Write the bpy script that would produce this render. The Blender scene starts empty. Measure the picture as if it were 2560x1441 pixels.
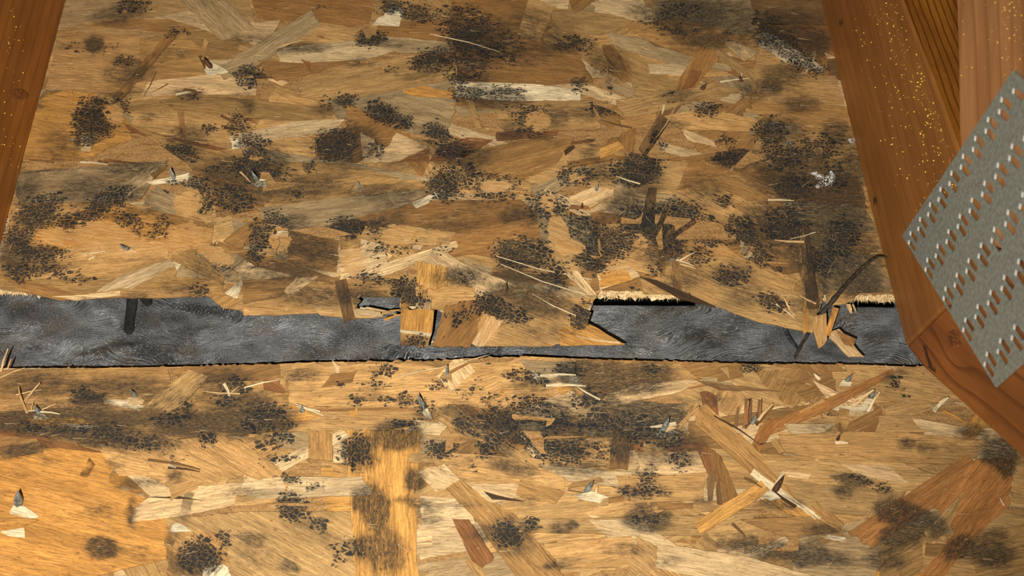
import bpy, math, random
import numpy as np
from mathutils import Vector, Matrix
from mathutils.geometry import delaunay_2d_cdt

R = random.Random(7)
SC = bpy.context.scene
COL = SC.collection
MM = 0.001

# ------------------------------------------------------------------ camera, world, light, exposure
# Everything is laid out in "deck space": z = 0 is the underside of the roof sheathing, +z points into
# the attic, +y runs up the slope.  ROOF turns deck space into the real roof (face down, pitched).
ROOF = Matrix.Translation((0, 0, 1.6)) @ Matrix.Rotation(math.radians(155), 4, 'X')
FPX, CX, CY = 3188.0, 1280.0, 720.5
TILT, DIST = math.radians(35.6), 0.8117
CAM = Vector((0, -DIST * math.sin(TILT), DIST * math.cos(TILT)))
FWD = (-CAM).normalized()
RIGHT = Vector((1, 0, 0))
UP = RIGHT.cross(FWD)

cam_data = bpy.data.cameras.new('camera')
cam_data.sensor_width = 36.0
cam_data.lens = 36.0 * FPX / 2560.0
cam_data.clip_start = 0.01
cam_data.dof.use_dof = True
cam_data.dof.focus_distance = 0.83
cam_data.dof.aperture_fstop = 14.0
cam = bpy.data.objects.new('camera', cam_data)
COL.objects.link(cam)
cam.matrix_world = ROOF @ Matrix.Translation(CAM) @ Matrix((
    (RIGHT.x, UP.x, -FWD.x, 0), (RIGHT.y, UP.y, -FWD.y, 0), (RIGHT.z, UP.z, -FWD.z, 0), (0, 0, 0, 1)))
SC.camera = cam

world = bpy.data.worlds.new('attic_dark')
world.use_nodes = True
world.node_tree.nodes['Background'].inputs[0].default_value = (0.9, 0.8, 0.65, 1)
world.node_tree.nodes['Background'].inputs[1].default_value = 0.014
SC.world = world

flash = bpy.data.lights.new('phone_flash', 'SPOT')           # the phone's flash: a wide soft beam beside the lens, aimed a little up-slope
flash.energy = 54.0
flash.color = (1.0, 0.965, 0.89)
flash.shadow_soft_size = 0.004
flash.spot_size = math.radians(76)
flash.spot_blend = 1.0
fl = bpy.data.objects.new('phone_flash', flash)
COL.objects.link(fl)
_lp = CAM - FWD * 0.12 - 0.074 * RIGHT - 0.056 * UP
_aim = (FWD + RIGHT * ((880 - CX) / FPX) - UP * ((440 - CY) / FPX)).normalized() * 1.0 + CAM - _lp
fl.matrix_world = ROOF @ (Matrix.Translation(_lp) @ _aim.to_track_quat('-Z', 'Y').to_matrix().to_4x4())

SC.view_settings.view_transform = 'Standard'
SC.view_settings.look = 'None'
SC.view_settings.gamma = 1.0
SC.view_settings.use_curve_mapping = False
SC.view_settings.exposure = 0.0

# ------------------------------------------------------------------ projection helpers (deck space)
def ray(px, py):
    return (FWD + RIGHT * ((px - CX) / FPX) - UP * ((py - CY) / FPX)).normalized()

def deck(px, py, z=0.0):
    d = ray(px, py)
    return CAM + d * ((z - CAM.z) / d.z)

def on_plane(px, py, p0, n):
    d = ray(px, py)
    return CAM + d * ((p0 - CAM).dot(n) / d.dot(n))

def proj_np(P):
    V = P - np.array(CAM)
    w = V @ np.array(FWD)
    return np.stack([CX + FPX * (V @ np.array(RIGHT)) / w, CY - FPX * (V @ np.array(UP)) / w], 1)

def deck_np(XY, z=0.0):
    XY = np.asarray(XY, float)
    d = np.array(FWD)[None] + np.outer((XY[:, 0] - CX) / FPX, np.array(RIGHT)) - np.outer((XY[:, 1] - CY) / FPX, np.array(UP))
    t = (z - CAM.z) / d[:, 2]
    return np.array(CAM)[None] + d * t[:, None]

def inside(poly, X, Y):
    poly = np.asarray(poly, float)
    res = np.zeros(X.shape, bool)
    x0, y0 = poly[-1]
    for x1, y1 in poly:
        c = ((y1 > Y) != (y0 > Y)) & (X < (x0 - x1) * (Y - y1) / ((y0 - y1) or 1e-9) + x1)
        res ^= c
        x0, y0 = x1, y1
    return res

def lin(c):
    c = c / 255.0
    return c / 12.92 if c <= 0.04045 else ((c + 0.055) / 1.055) ** 2.4

def rgb(r, g, b):
    return (lin(r), lin(g), lin(b), 1.0)

# ------------------------------------------------------------------ node helper
class NT:
    def __init__(self, name):
        self.m = bpy.data.materials.new(name)
        self.m.use_nodes = True
        self.t = self.m.node_tree
        self.b = self.t.nodes['Principled BSDF']
    def n(self, kind, **kw):
        nd = self.t.nodes.new(kind)
        for k, v in kw.items():
            setattr(nd, k, v)
        return nd
    def put(self, sock, v):
        if isinstance(v, bpy.types.NodeSocket):
            self.t.links.new(v, sock)
        else:
            sock.default_value = v
    def math(self, op, a, b=0.0, c=None, clamp=False):
        nd = self.n('ShaderNodeMath', operation=op, use_clamp=clamp)
        self.put(nd.inputs[0], a); self.put(nd.inputs[1], b)
        if c is not None:
            self.put(nd.inputs[2], c)
        return nd.outputs[0]
    def step(self, v, lo, hi, a=0.0, b=1.0):
        nd = self.n('ShaderNodeMapRange', interpolation_type='SMOOTHSTEP')
        self.put(nd.inputs[0], v)
        for i, x in enumerate((lo, hi, a, b)):
            self.put(nd.inputs[1 + i], x)
        return nd.outputs[0]
    def mix(self, f, a, b, mode='MIX'):
        nd = self.n('ShaderNodeMix', data_type='RGBA', blend_type=mode)
        self.put(nd.inputs[0], f); self.put(nd.inputs[6], a); self.put(nd.inputs[7], b)
        return nd.outputs[2]
    def vmath(self, op, a, b):
        nd = self.n('ShaderNodeVectorMath', operation=op)
        self.put(nd.inputs[0], a); self.put(nd.inputs[1], b)
        return nd.outputs[0]
    def scale(self, v, s):
        return self.vmath('MULTIPLY', v, s)
    def noise(self, v, s=1.0, det=3.0, rough=0.55, dist=0.0, col=False):
        nd = self.n('ShaderNodeTexNoise')
        self.put(nd.inputs['Vector'], v)
        nd.inputs['Scale'].default_value = s
        nd.inputs['Detail'].default_value = det
        nd.inputs['Roughness'].default_value = rough
        nd.inputs['Distortion'].default_value = dist
        return nd.outputs['Color' if col else 'Fac']
    def attr(self, name):
        return self.n('ShaderNodeAttribute', attribute_name=name).outputs['Fac']
    def coords(self, spread=3.0):
        tc = self.n('ShaderNodeTexCoord')
        oi = self.n('ShaderNodeObjectInfo')
        r = self.math('MULTIPLY', oi.outputs['Random'], spread)
        cb = self.n('ShaderNodeCombineXYZ')
        self.put(cb.inputs[0], r); self.put(cb.inputs[1], self.math('MULTIPLY', r, 1.7)); self.put(cb.inputs[2], self.math('MULTIPLY', r, 2.3))
        return self.vmath('ADD', tc.outputs['Object'], cb.outputs[0]), oi.outputs['Color']
    def bump(self, h, strength=0.3, dist=0.0004, normal=None):
        nd = self.n('ShaderNodeBump')
        nd.inputs['Strength'].default_value = strength
        nd.inputs['Distance'].default_value = dist
        self.put(nd.inputs['Height'], h)
        if normal is not None:
            self.put(nd.inputs['Normal'], normal)
        return nd.outputs[0]
    def out(self, col=None, rough=None, normal=None, metal=None, spec=None):
        for k, v in (('Base Color', col), ('Roughness', rough), ('Normal', normal), ('Metallic', metal), ('Specular IOR Level', spec)):
            if v is not None:
                self.put(self.b.inputs[k], v)
        return self.m

# ------------------------------------------------------------------ materials
def strand_material():
    t = NT('osb_strand_wood')
    v, oc = t.coords()
    warp = t.scale(t.vmath('SUBTRACT', t.noise(t.scale(v, (30, 60, 60)), 1, 2, col=True), (0.5, 0.5, 0.5)), (0.0, 0.004, 0.0))
    vg = t.vmath('ADD', v, warp)
    g1 = t.noise(t.scale(vg, (85, 1000, 700)), 1, 5, 0.72)
    g2 = t.noise(t.scale(vg, (18, 130, 130)), 1, 3, 0.55)
    g3 = t.noise(t.scale(v, (260, 2600, 2000)), 1, 2, 0.6)
    val = t.math('MULTIPLY', t.step(g1, 0.28, 0.72, 0.66, 1.26), t.step(g2, 0.3, 0.7, 0.80, 1.16))
    val = t.math('MULTIPLY', val, t.step(g3, 0.3, 0.75, 0.86, 1.1))
    cb = t.n('ShaderNodeCombineXYZ')
    for i in range(3):
        t.put(cb.inputs[i], val)
    base = t.mix(1.0, oc, cb.outputs[0], 'MULTIPLY')
    # short reddish resin flecks along the grain
    fl_ = t.step(t.noise(t.scale(vg, (240, 800, 700)), 1, 2, 0.6), 0.63, 0.73)
    base = t.mix(t.math('MULTIPLY', fl_, 0.6), base, rgb(112, 60, 26))
    base = t.mix(t.step(t.noise(t.scale(vg, (90, 160, 160)), 1, 2), 0.70, 0.76, 0, 0.55), base, rgb(92, 46, 24))
    # pale torn fibres
    fb = t.step(t.noise(t.scale(vg, (36, 1500, 900)), 1, 2, 0.5), 0.68, 0.76)
    base = t.mix(t.math('MULTIPLY', fb, 0.4), base, rgb(236, 206, 156))
    # weathered grey-brown streaks along the grain, everywhere
    wd = t.noise(t.scale(vg, (70, 1900, 1200)), 1, 4, 0.75)
    base = t.mix(t.step(wd, 0.47, 0.66, 0.0, 0.58), base, rgb(92, 66, 38))
    spk = t.noise(t.scale(v, (900, 2200, 2000)), 1, 2, 0.6)
    base = t.mix(t.step(spk, 0.60, 0.72, 0.0, 0.5), base, rgb(82, 52, 28))
    # ---- mould: soft smears, then crackled black film (its own place, stored per vertex)
    edge_n = t.noise(t.scale(v, (170, 340, 300)), 1, 5, 0.7)
    smear = t.attr('smear')
    sp = t.noise(t.scale(v, (420, 1700, 1200)), 1, 4, 0.75)
    sm = t.math('ADD', smear, t.math('MULTIPLY', t.math('SUBTRACT', edge_n, 0.5), 1.0))
    sm = t.math('MULTIPLY', t.step(sm, 0.06, 0.70), t.step(sp, 0.34, 0.58, 0.50, 1.0))
    sm = t.math('MULTIPLY', sm, t.step(smear, 0.02, 0.2))
    base = t.mix(t.math('MULTIPLY', sm, 0.93), base, rgb(48, 44, 37))
    bare = t.attr('bare')
    bm = t.step(t.math('ADD', bare, t.math('MULTIPLY', t.math('SUBTRACT', edge_n, 0.5), 1.9)), 0.42, 0.50)
    bm = t.math('MULTIPLY', bm, t.step(bare, 0.02, 0.1))
    bcol = t.mix(t.step(g1, 0.35, 0.68), rgb(190, 136, 74), rgb(224, 178, 114))
    bcol = t.mix(t.step(spk, 0.58, 0.70, 0.0, 0.6), bcol, rgb(120, 76, 40))
    base = t.mix(t.math('MULTIPLY', bm, 0.65), base, bcol)
    mold = t.attr('mold')
    mv = t.math('SUBTRACT', t.math('ADD', mold, t.math('MULTIPLY', t.math('SUBTRACT', edge_n, 0.5), 0.95)), t.math('MULTIPLY', bm, 0.55))
    wv = t.vmath('ADD', v, t.scale(t.vmath('SUBTRACT', t.noise(t.scale(v, (420, 420, 420)), 1, 3, 0.7, col=True), (0.5, 0.5, 0.5)), (0.0036, 0.0028, 0)))
    films = []
    for sc, thr, wa, wb in (((215, 320, 1), 0.10, 0.085, 0.022), ((350, 540, 1), 0.06, 0.11, 0.035)):
        cv = t.scale(wv, sc)
        vo = t.n('ShaderNodeTexVoronoi', voronoi_dimensions='2D', feature='DISTANCE_TO_EDGE')
        vc = t.n('ShaderNodeTexVoronoi', voronoi_dimensions='2D', feature='F1')
        for nd in (vo, vc):
            t.put(nd.inputs['Vector'], cv)
            nd.inputs['Scale'].default_value = 1.0
            nd.inputs['Randomness'].default_value = 0.9
        sx = t.n('ShaderNodeSeparateColor')
        t.put(sx.inputs[0], vc.outputs['Color'])
        keep = t.step(t.math('SUBTRACT', mv, t.math('MULTIPLY', sx.outputs[0], 0.52)), thr, thr + 0.06)
        wide = t.step(mv, 0.3, 1.0, wa, wb)
        crack = t.step(t.math('SUBTRACT', vo.outputs['Distance'], wide), 0.0, 0.05)
        films.append(t.math('MULTIPLY', t.math('MULTIPLY', keep, crack), t.step(mold, 0.02, 0.10)))
    pick = t.step(t.noise(t.scale(v, (120, 160, 1)), 1, 1), 0.49, 0.53)
    pick = t.math('MULTIPLY', pick, 1.0)
    fa = t.math('MULTIPLY', films[0], pick)
    fb2 = t.math('MULTIPLY', films[1], t.math('SUBTRACT', 1.0, pick))
    film = t.math('MAXIMUM', fa, fb2)
    # long pale splits along the grain
    ln = t.math('ABSOLUTE', t.math('SUBTRACT', t.noise(t.scale(vg, (26, 620, 1)), 1, 1, 0.4), 0.5))
    film = t.math('MULTIPLY', film, t.step(ln, 0.004, 0.014))
    fcol = t.mix(t.step(g2, 0.4, 0.6), rgb(27, 31, 33), rgb(42, 43, 41))
    base = t.mix(t.math('MULTIPLY', film, 0.94), base, fcol)
    base = t.mix(t.math('MULTIPLY', t.attr('rim'), 0.8), base, rgb(70, 46, 24))     # edge shade painted on the strands' side walls
    h = t.math('ADD', t.math('MULTIPLY', g1, 0.7), t.math('MULTIPLY', g3, 0.35))
    return t.out(base, 0.72, t.bump(h, 0.6, 0.0005), spec=0.25)

def core_material(name, pale):
    t = NT(name)
    v, oc = t.coords(0.2)
    g = t.noise(t.scale(v, (60, 300, 900)), 1, 4, 0.65)
    g2 = t.noise(t.scale(v, (900, 900, 300)), 1, 3, 0.6)
    a, b = ((rgb(150, 105, 52), rgb(246, 222, 172)) if pale else (rgb(126, 92, 54), rgb(182, 140, 88)))
    c = t.mix(t.step(t.math('ADD', t.math('MULTIPLY', g, 0.5), t.math('MULTIPLY', g2, 0.5)), 0.33, 0.62), a, b)
    return t.out(c, 0.85, t.bump(g2, 0.8, 0.0008), spec=0.15)

def timber_material(name, a, b, freq, contrast=1.0, along_z=False):
    t = NT(name)
    v, oc = t.coords(0.7)
    warp = t.scale(t.vmath('SUBTRACT', t.noise(t.scale(v, (7, 22, 22)), 1, 2, col=True), (0.5, 0.5, 0.5)), (0, 0.022, 0.012))
    vw = t.vmath('ADD', v, warp)
    rings = t.n('ShaderNodeTexWave', wave_type='BANDS', bands_direction='Y', wave_profile='SAW')
    cg = t.n('ShaderNodeCombineXYZ')
    sp = t.n('ShaderNodeSeparateXYZ')
    t.put(sp.inputs[0], vw)
    t.put(cg.inputs[0], t.math('MULTIPLY', sp.outputs[0], 0.15))
    if along_z:
        t.put(cg.inputs[1], sp.outputs[2])
    else:
        sw = t.n('ShaderNodeSeparateXYZ')
        t.put(sw.inputs[0], warp)
        t.put(cg.inputs[1], t.math('ADD', t.attr('grain_y'), t.math('MULTIPLY', sw.outputs[1], 0.5)))
    t.put(rings.inputs['Vector'], cg.outputs[0])
    rings.inputs['Scale'].default_value = freq
    rings.inputs['Distortion'].default_value = 0.7
    rings.inputs['Detail'].default_value = 2.0
    rings.inputs['Detail Scale'].default_value = 3.0
    fine = t.noise(t.scale(vw, (25, 900, 900)), 1, 4, 0.65)
    blot = t.noise(t.scale(v, (14, 45, 45)), 1, 3, 0.55)
    late = t.step(rings.outputs['Fac'], 0.62, 0.98)
    c = t.mix(t.math('MULTIPLY', late, 0.75 * contrast), a, b)
    c = t.mix(t.step(fine, 0.35, 0.7, 0.28, 0.0), c, b)
    c = t.mix(t.step(blot, 0.35, 0.68, 0.45, 0.0), c, b)
    st = t.attr('smear')
    c = t.mix(t.math('MULTIPLY', t.step(t.math('ADD', st, t.math('MULTIPLY', t.math('SUBTRACT', t.noise(t.scale(v, (150, 300, 300)), 1, 3), 0.5), 0.7)), 0.3, 0.85), 0.85), c, rgb(28, 25, 24))
    h = t.math('ADD', fine, t.math('MULTIPLY', late, 0.4))
    return t.out(c, 0.5, t.bump(h, 0.25, 0.0004), spec=0.35)

def felt_material():
    t = NT('black_felt_paper')
    tc = t.n('ShaderNodeTexCoord').outputs['Object']
    big = t.scale(t.vmath('SUBTRACT', t.noise(t.scale(tc, (13, 20, 1)), 1, 2.0, 0.45, col=True), (0.5, 0.5, 0.5)), (0.075, 0.075, 0))
    v = t.vmath('ADD', tc, big)
    s1 = t.noise(t.scale(v, (90, 1500, 1)), 1, 5, 0.75)
    s2 = t.noise(t.scale(v, (620, 3400, 1)), 1, 2, 0.6)
    s3 = t.noise(t.scale(v, (500, 2600, 7)), 1, 2, 0.6)
    tone = t.noise(t.scale(tc, (26, 45, 1)), 1, 3, 0.6)  # broad sheen patches put into the felt's colour
    brown = t.noise(t.scale(tc, (30, 60, 3)), 1, 4, 0.6)
    k = t.math('MULTIPLY', t.step(s1, 0.36, 0.66), t.step(tone, 0.38, 0.60, 0.22, 1.0))
    c = t.mix(k, rgb(40, 39, 37), rgb(134, 136, 137))
    c = t.mix(t.step(brown, 0.50, 0.68, 0, 0.55), c, rgb(84, 70, 46))
    c = t.mix(t.math('MULTIPLY', t.step(s3, 0.58, 0.70), 0.6), c, rgb(30, 29, 27))
    c = t.mix(t.math('MULTIPLY', t.step(s2, 0.60, 0.70), 0.85), c, rgb(214, 217, 220))
    h = t.math('ADD', t.math('MULTIPLY', s1, 0.6), t.math('MULTIPLY', s2, 0.6))
    return t.out(c, 0.40, t.bump(h, 0.9, 0.0011), spec=0.8)

def simple(name, c, rough=0.6, metal=0.0, nscale=None, c2=None, spec=0.5, bump=0.0):
    t = NT(name)
    col = c
    nm = None
    if nscale:
        v, _ = t.coords(1.0)
        n = t.noise(t.scale(v, nscale), 1, 4, 0.6)
        col = t.mix(t.step(n, 0.35, 0.65), c, c2)
        if bump:
            nm = t.bump(n, bump, 0.0005)
    return t.out(col, rough, nm, metal, spec)

M_STRAND = strand_material()
M_CORE = core_material('osb_core_wood', False)
M_CUT = core_material('osb_torn_edge', True)
M_FELT = felt_material()
M_CHORD = timber_material('chord_fir', rgb(176, 116, 56), rgb(122, 74, 31), 26, 0.45)
M_EDGE = timber_material('chord_edge_fir', rgb(178, 112, 36), rgb(84, 44, 14), 70, 1.2, True)
M_WEB = timber_material('web_fir', rgb(210, 152, 98), rgb(158, 102, 58), 22, 0.8)
M_LOW = timber_material('knotty_fir', rgb(178, 110, 50), rgb(104, 55, 23), 24, 1.0)
M_RAFT = timber_material('rafter_fir', rgb(184, 116, 46), rgb(120, 68, 24), 24, 0.6)
M_KNOT = simple('knot_wood', rgb(98, 52, 24), 0.5, 0, (180, 500, 500), rgb(160, 96, 44), bump=0.4)
M_STEEL = simple('galvanised_steel', rgb(142, 148, 138), 0.5, 0.2, (420, 420, 420), rgb(168, 178, 170), 0.6, 0.1)
M_TOOTH = simple('bright_zinc_edge', rgb(236, 240, 236), 0.3, 0.3, spec=1.0)
M_NAIL = simple('nail_zinc', rgb(84, 84, 78), 0.45, 0.2, (400, 400, 400), rgb(146, 148, 138), 0.6, 0.2)
M_RUST = simple('nail_rust', rgb(58, 38, 28), 0.7, 0.1, (500, 500, 500), rgb(98, 66, 44), 0.3, 0.3)
M_VOID = simple('void_shade_black', rgb(12, 12, 12), 0.95, spec=0.05)
M_BLACK = simple('matte_black', rgb(14, 13, 12), 0.75, 0, (900, 900, 900), rgb(40, 38, 35), 0.3, 0.8)
M_TWIG = simple('dark_bark', rgb(34, 28, 23), 0.7, 0, (300, 900, 900), rgb(74, 62, 48), 0.3, 0.6)
M_TAPE = simple('grey_black_strip', rgb(22, 22, 22), 0.6, 0, (120, 300, 300), rgb(62, 64, 68), 0.4, 0.3)
M_FLUFF = simple('white_fibre', rgb(176, 172, 164), 0.9, 0, (900, 900, 900), rgb(232, 229, 222), 0.1)
M_DUST = simple('grey_fibre', rgb(120, 118, 112), 0.9, 0, (900, 900, 900), rgb(160, 158, 150), 0.1)
M_RESIN = simple('gold_resin', rgb(255, 214, 84), 0.3, 0, spec=1.0)
M_FIB_P = simple('pale_fibre', rgb(236, 204, 150), 0.8, spec=0.2)
M_FIB_D = simple('dark_fibre', rgb(84, 54, 28), 0.8, spec=0.2)

# ------------------------------------------------------------------ object helpers
ROOTS = []

def tag(o, label, cat, group=None):
    o['label'] = label
    o['category'] = cat
    if group:
        o['group'] = group

def link(name, me, mat, parent=None, matrix=None, color=None):
    o = bpy.data.objects.new(name, me)
    COL.objects.link(o)
    for m in (mat if isinstance(mat, (list, tuple)) else [mat]):
        if me.materials.get(m.name) is None:
            me.materials.append(m)
    if matrix is not None:
        o.matrix_world = matrix
    if parent is not None:
        o.parent = parent
        o.matrix_parent_inverse = Matrix()
        o.matrix_basis = matrix if matrix is not None else Matrix()
    else:
        ROOTS.append(o)
    if color:
        o.color = color
    return o

def empty(name, loc=(0, 0, 0)):
    o = bpy.data.objects.new(name, None)
    o.empty_display_size = 0.02
    COL.objects.link(o)
    o.location = loc
    ROOTS.append(o)
    return o

def mesh(name, verts, faces, mats=None, smooth=False):
    me = bpy.data.meshes.new(name)
    me.from_pydata([tuple(v) for v in verts], [], [tuple(f) for f in faces])
    if mats is not None:
        me.polygons.foreach_set('material_index', mats)
    if smooth:
        me.polygons.foreach_set('use_smooth', [True] * len(me.polygons))
    me.update()
    return me

def fattr(me, name, arr):
    a = me.attributes.new(name, 'FLOAT', 'POINT')
    a.data.foreach_set('value', np.asarray(arr, np.float32))

# ------------------------------------------------------------------ mould: where the black film grows (x y rx ry angle strength)
MOLD = """
330 14 55 18 0 .8|440 85 30 20 0 .5|625 192 48 30 10 .85|235 300 62 58 -30 1|215 345 34 26 0 1|300 265 26 26 0 .7|445 385 52 30 8 .85|595 310 36 34 0 .6|630 365 52 34 0 .75
630 420 70 34 10 .8|975 16 40 22 0 .9|925 96 42 24 0 1|1045 34 60 22 8 .8|1170 60 75 42 5 .7|1150 25 55 20 0 .5|1160 95 60 26 0 .8|1085 152 70 28 -5 1|1250 120 75 50 0 .5|1180 160 55 40 0 .6
1150 190 40 30 0 .7|1170 235 50 20 0 .9|1265 225 55 14 0 .9|1330 300 52 42 0 .7|960 285 58 26 22 .95|1005 305 34 20 20 .9|862 250 28 20 10 .85|840 362 62 42 -10 .95|935 375 30 30 0 .6|1092 332 40 30 20 .85
1130 372 46 30 0 .8|1110 462 46 44 0 .95|1160 440 60 34 0 .7|1240 470 70 40 0 .65|1440 110 60 18 0 .75|1450 212 30 20 0 .7|1505 270 38 16 0 .8|1700 25 60 22 0 .5|1690 75 60 20 0 .5
1940 95 70 34 25 .75|2000 150 60 30 30 .7|2040 175 34 16 10 .7|1895 50 30 16 0 .6|1765 272 38 22 0 .8|1650 348 28 30 0 .7|1925 330 46 44 0 .8|1830 392 58 24 -5 .9|1590 428 70 42 0 .9|1635 400 30 40 0 .8
1440 440 56 32 0 .7|1370 515 56 44 0 .75|1420 570 70 60 0 .55|1460 630 40 30 0 .7|1530 600 70 40 10 .9|1590 560 50 50 0 1|1500 650 70 34 0 .9|1640 560 34 54 0 .95|1700 530 70 36 10 .85|1770 580 60 40 15 .75
1850 575 60 40 20 .7|1810 505 24 20 0 .7|1900 640 50 30 20 .6|1960 390 70 40 0 .7|2050 370 60 40 0 .6|2090 440 40 40 20 .6|1985 470 60 40 0 .7|1960 560 70 50 0 .75|2110 590 50 50 0 .75
2060 650 60 40 10 .6|1830 690 44 26 0 .75|1930 755 46 24 15 .85|1290 625 70 30 0 .75|1290 650 60 26 0 .9|1350 640 34 44 40 .8|1395 690 36 40 40 .7|1230 770 56 34 20 .9|1290 790 40 24 15 .8
1455 790 30 44 20 .9|865 570 44 28 0 .95|940 570 40 20 0 .6|960 620 60 20 0 .5|1010 600 40 24 0 .5|655 590 40 40 0 .75|690 550 40 26 0 .7|640 630 24 40 0 .8|490 460 40 20 0 .7
505 500 40 40 0 .75|580 500 60 40 15 .75|120 505 60 24 0 .7|90 540 60 40 0 .9|190 560 60 34 -20 .85|270 500 70 30 -25 .9|240 530 50 22 -30 .9|50 590 44 50 0 .7|110 635 70 26 0 .85|60 680 60 26 0 .6
330 560 60 30 20 .55|400 570 50 34 0 .55|470 590 40 26 0 .5|520 620 36 26 0 .6|170 690 70 20 10 .5|560 670 30 20 0 .5|500 720 40 18 0 .5|1010 725 40 40 0 .8|930 700 30 20 0 .7
1040 745 50 24 0 .9|900 690 24 26 0 .7|1040 850 36 16 0 .8|1150 790 36 36 0 .5|1170 700 40 20 0 .4|870 640 20 30 0 .4|720 440 40 30 0 .3|1750 640 40 30 0 .5|1690 610 40 40 0 .6
210 985 40 16 -5 .9|590 965 60 26 0 .5|665 1030 60 34 0 .7|560 1000 40 16 0 .5|120 1075 90 20 5 .6|330 1100 110 26 10 .6|430 1050 60 26 0 .5|520 1097 28 22 0 .8|960 925 40 18 0 .6|920 960 34 14 0 .5
895 1002 26 16 0 .75|965 1002 22 14 0 .75|1010 1000 24 22 0 .8|960 965 40 14 0 .6|1070 1025 40 18 0 .5|1105 1122 46 26 0 .9|1010 1065 40 12 0 .8|890 1130 44 44 0 .95|1215 1122 30 24 0 .85|1160 1065 40 30 30 .6
1260 1055 70 30 0 .75|1270 1090 60 20 0 .6|1400 1055 40 26 0 .7|1400 1130 90 34 0 .75|1330 1010 60 24 0 .7|1310 940 60 20 0 .6|1420 925 50 20 0 .7|1470 1000 60 30 0 .6|1540 1060 50 30 0 .6
1700 1150 36 30 0 .6|1660 1110 50 20 0 .5|1620 1185 40 16 0 .75|1610 1230 70 22 0 .6|1620 1295 36 20 0 .6|1270 1335 44 36 35 .95|730 1270 46 36 20 .95|800 1312 26 24 0 .85|725 1196 26 14 0 .8|787 1220 22 12 0 .7
500 1390 60 46 0 .85|560 1350 34 20 0 .6|850 1380 40 40 0 .4|900 1372 30 24 0 .6|2150 1195 44 14 10 .5|1330 1310 24 20 30 .8|1590 1090 44 40 0 .4|690 1100 60 24 -20 .6|700 1150 60 20 0 .5|1190 1170 30 16 0 .4
1500 1060 70 30 0 .7|1600 1060 60 26 0 .7|1380 1060 50 30 0 .6|1320 1100 60 24 0 .7|1480 1130 60 24 0 .6|1650 1090 40 20 0 .6|640 1060 50 26 0 .7|250 1070 60 18 0 .6
1240 1000 40 16 0 .5|1160 990 40 14 0 .4|1100 960 40 16 0 .5|1200 960 30 14 0 .4
"""
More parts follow.
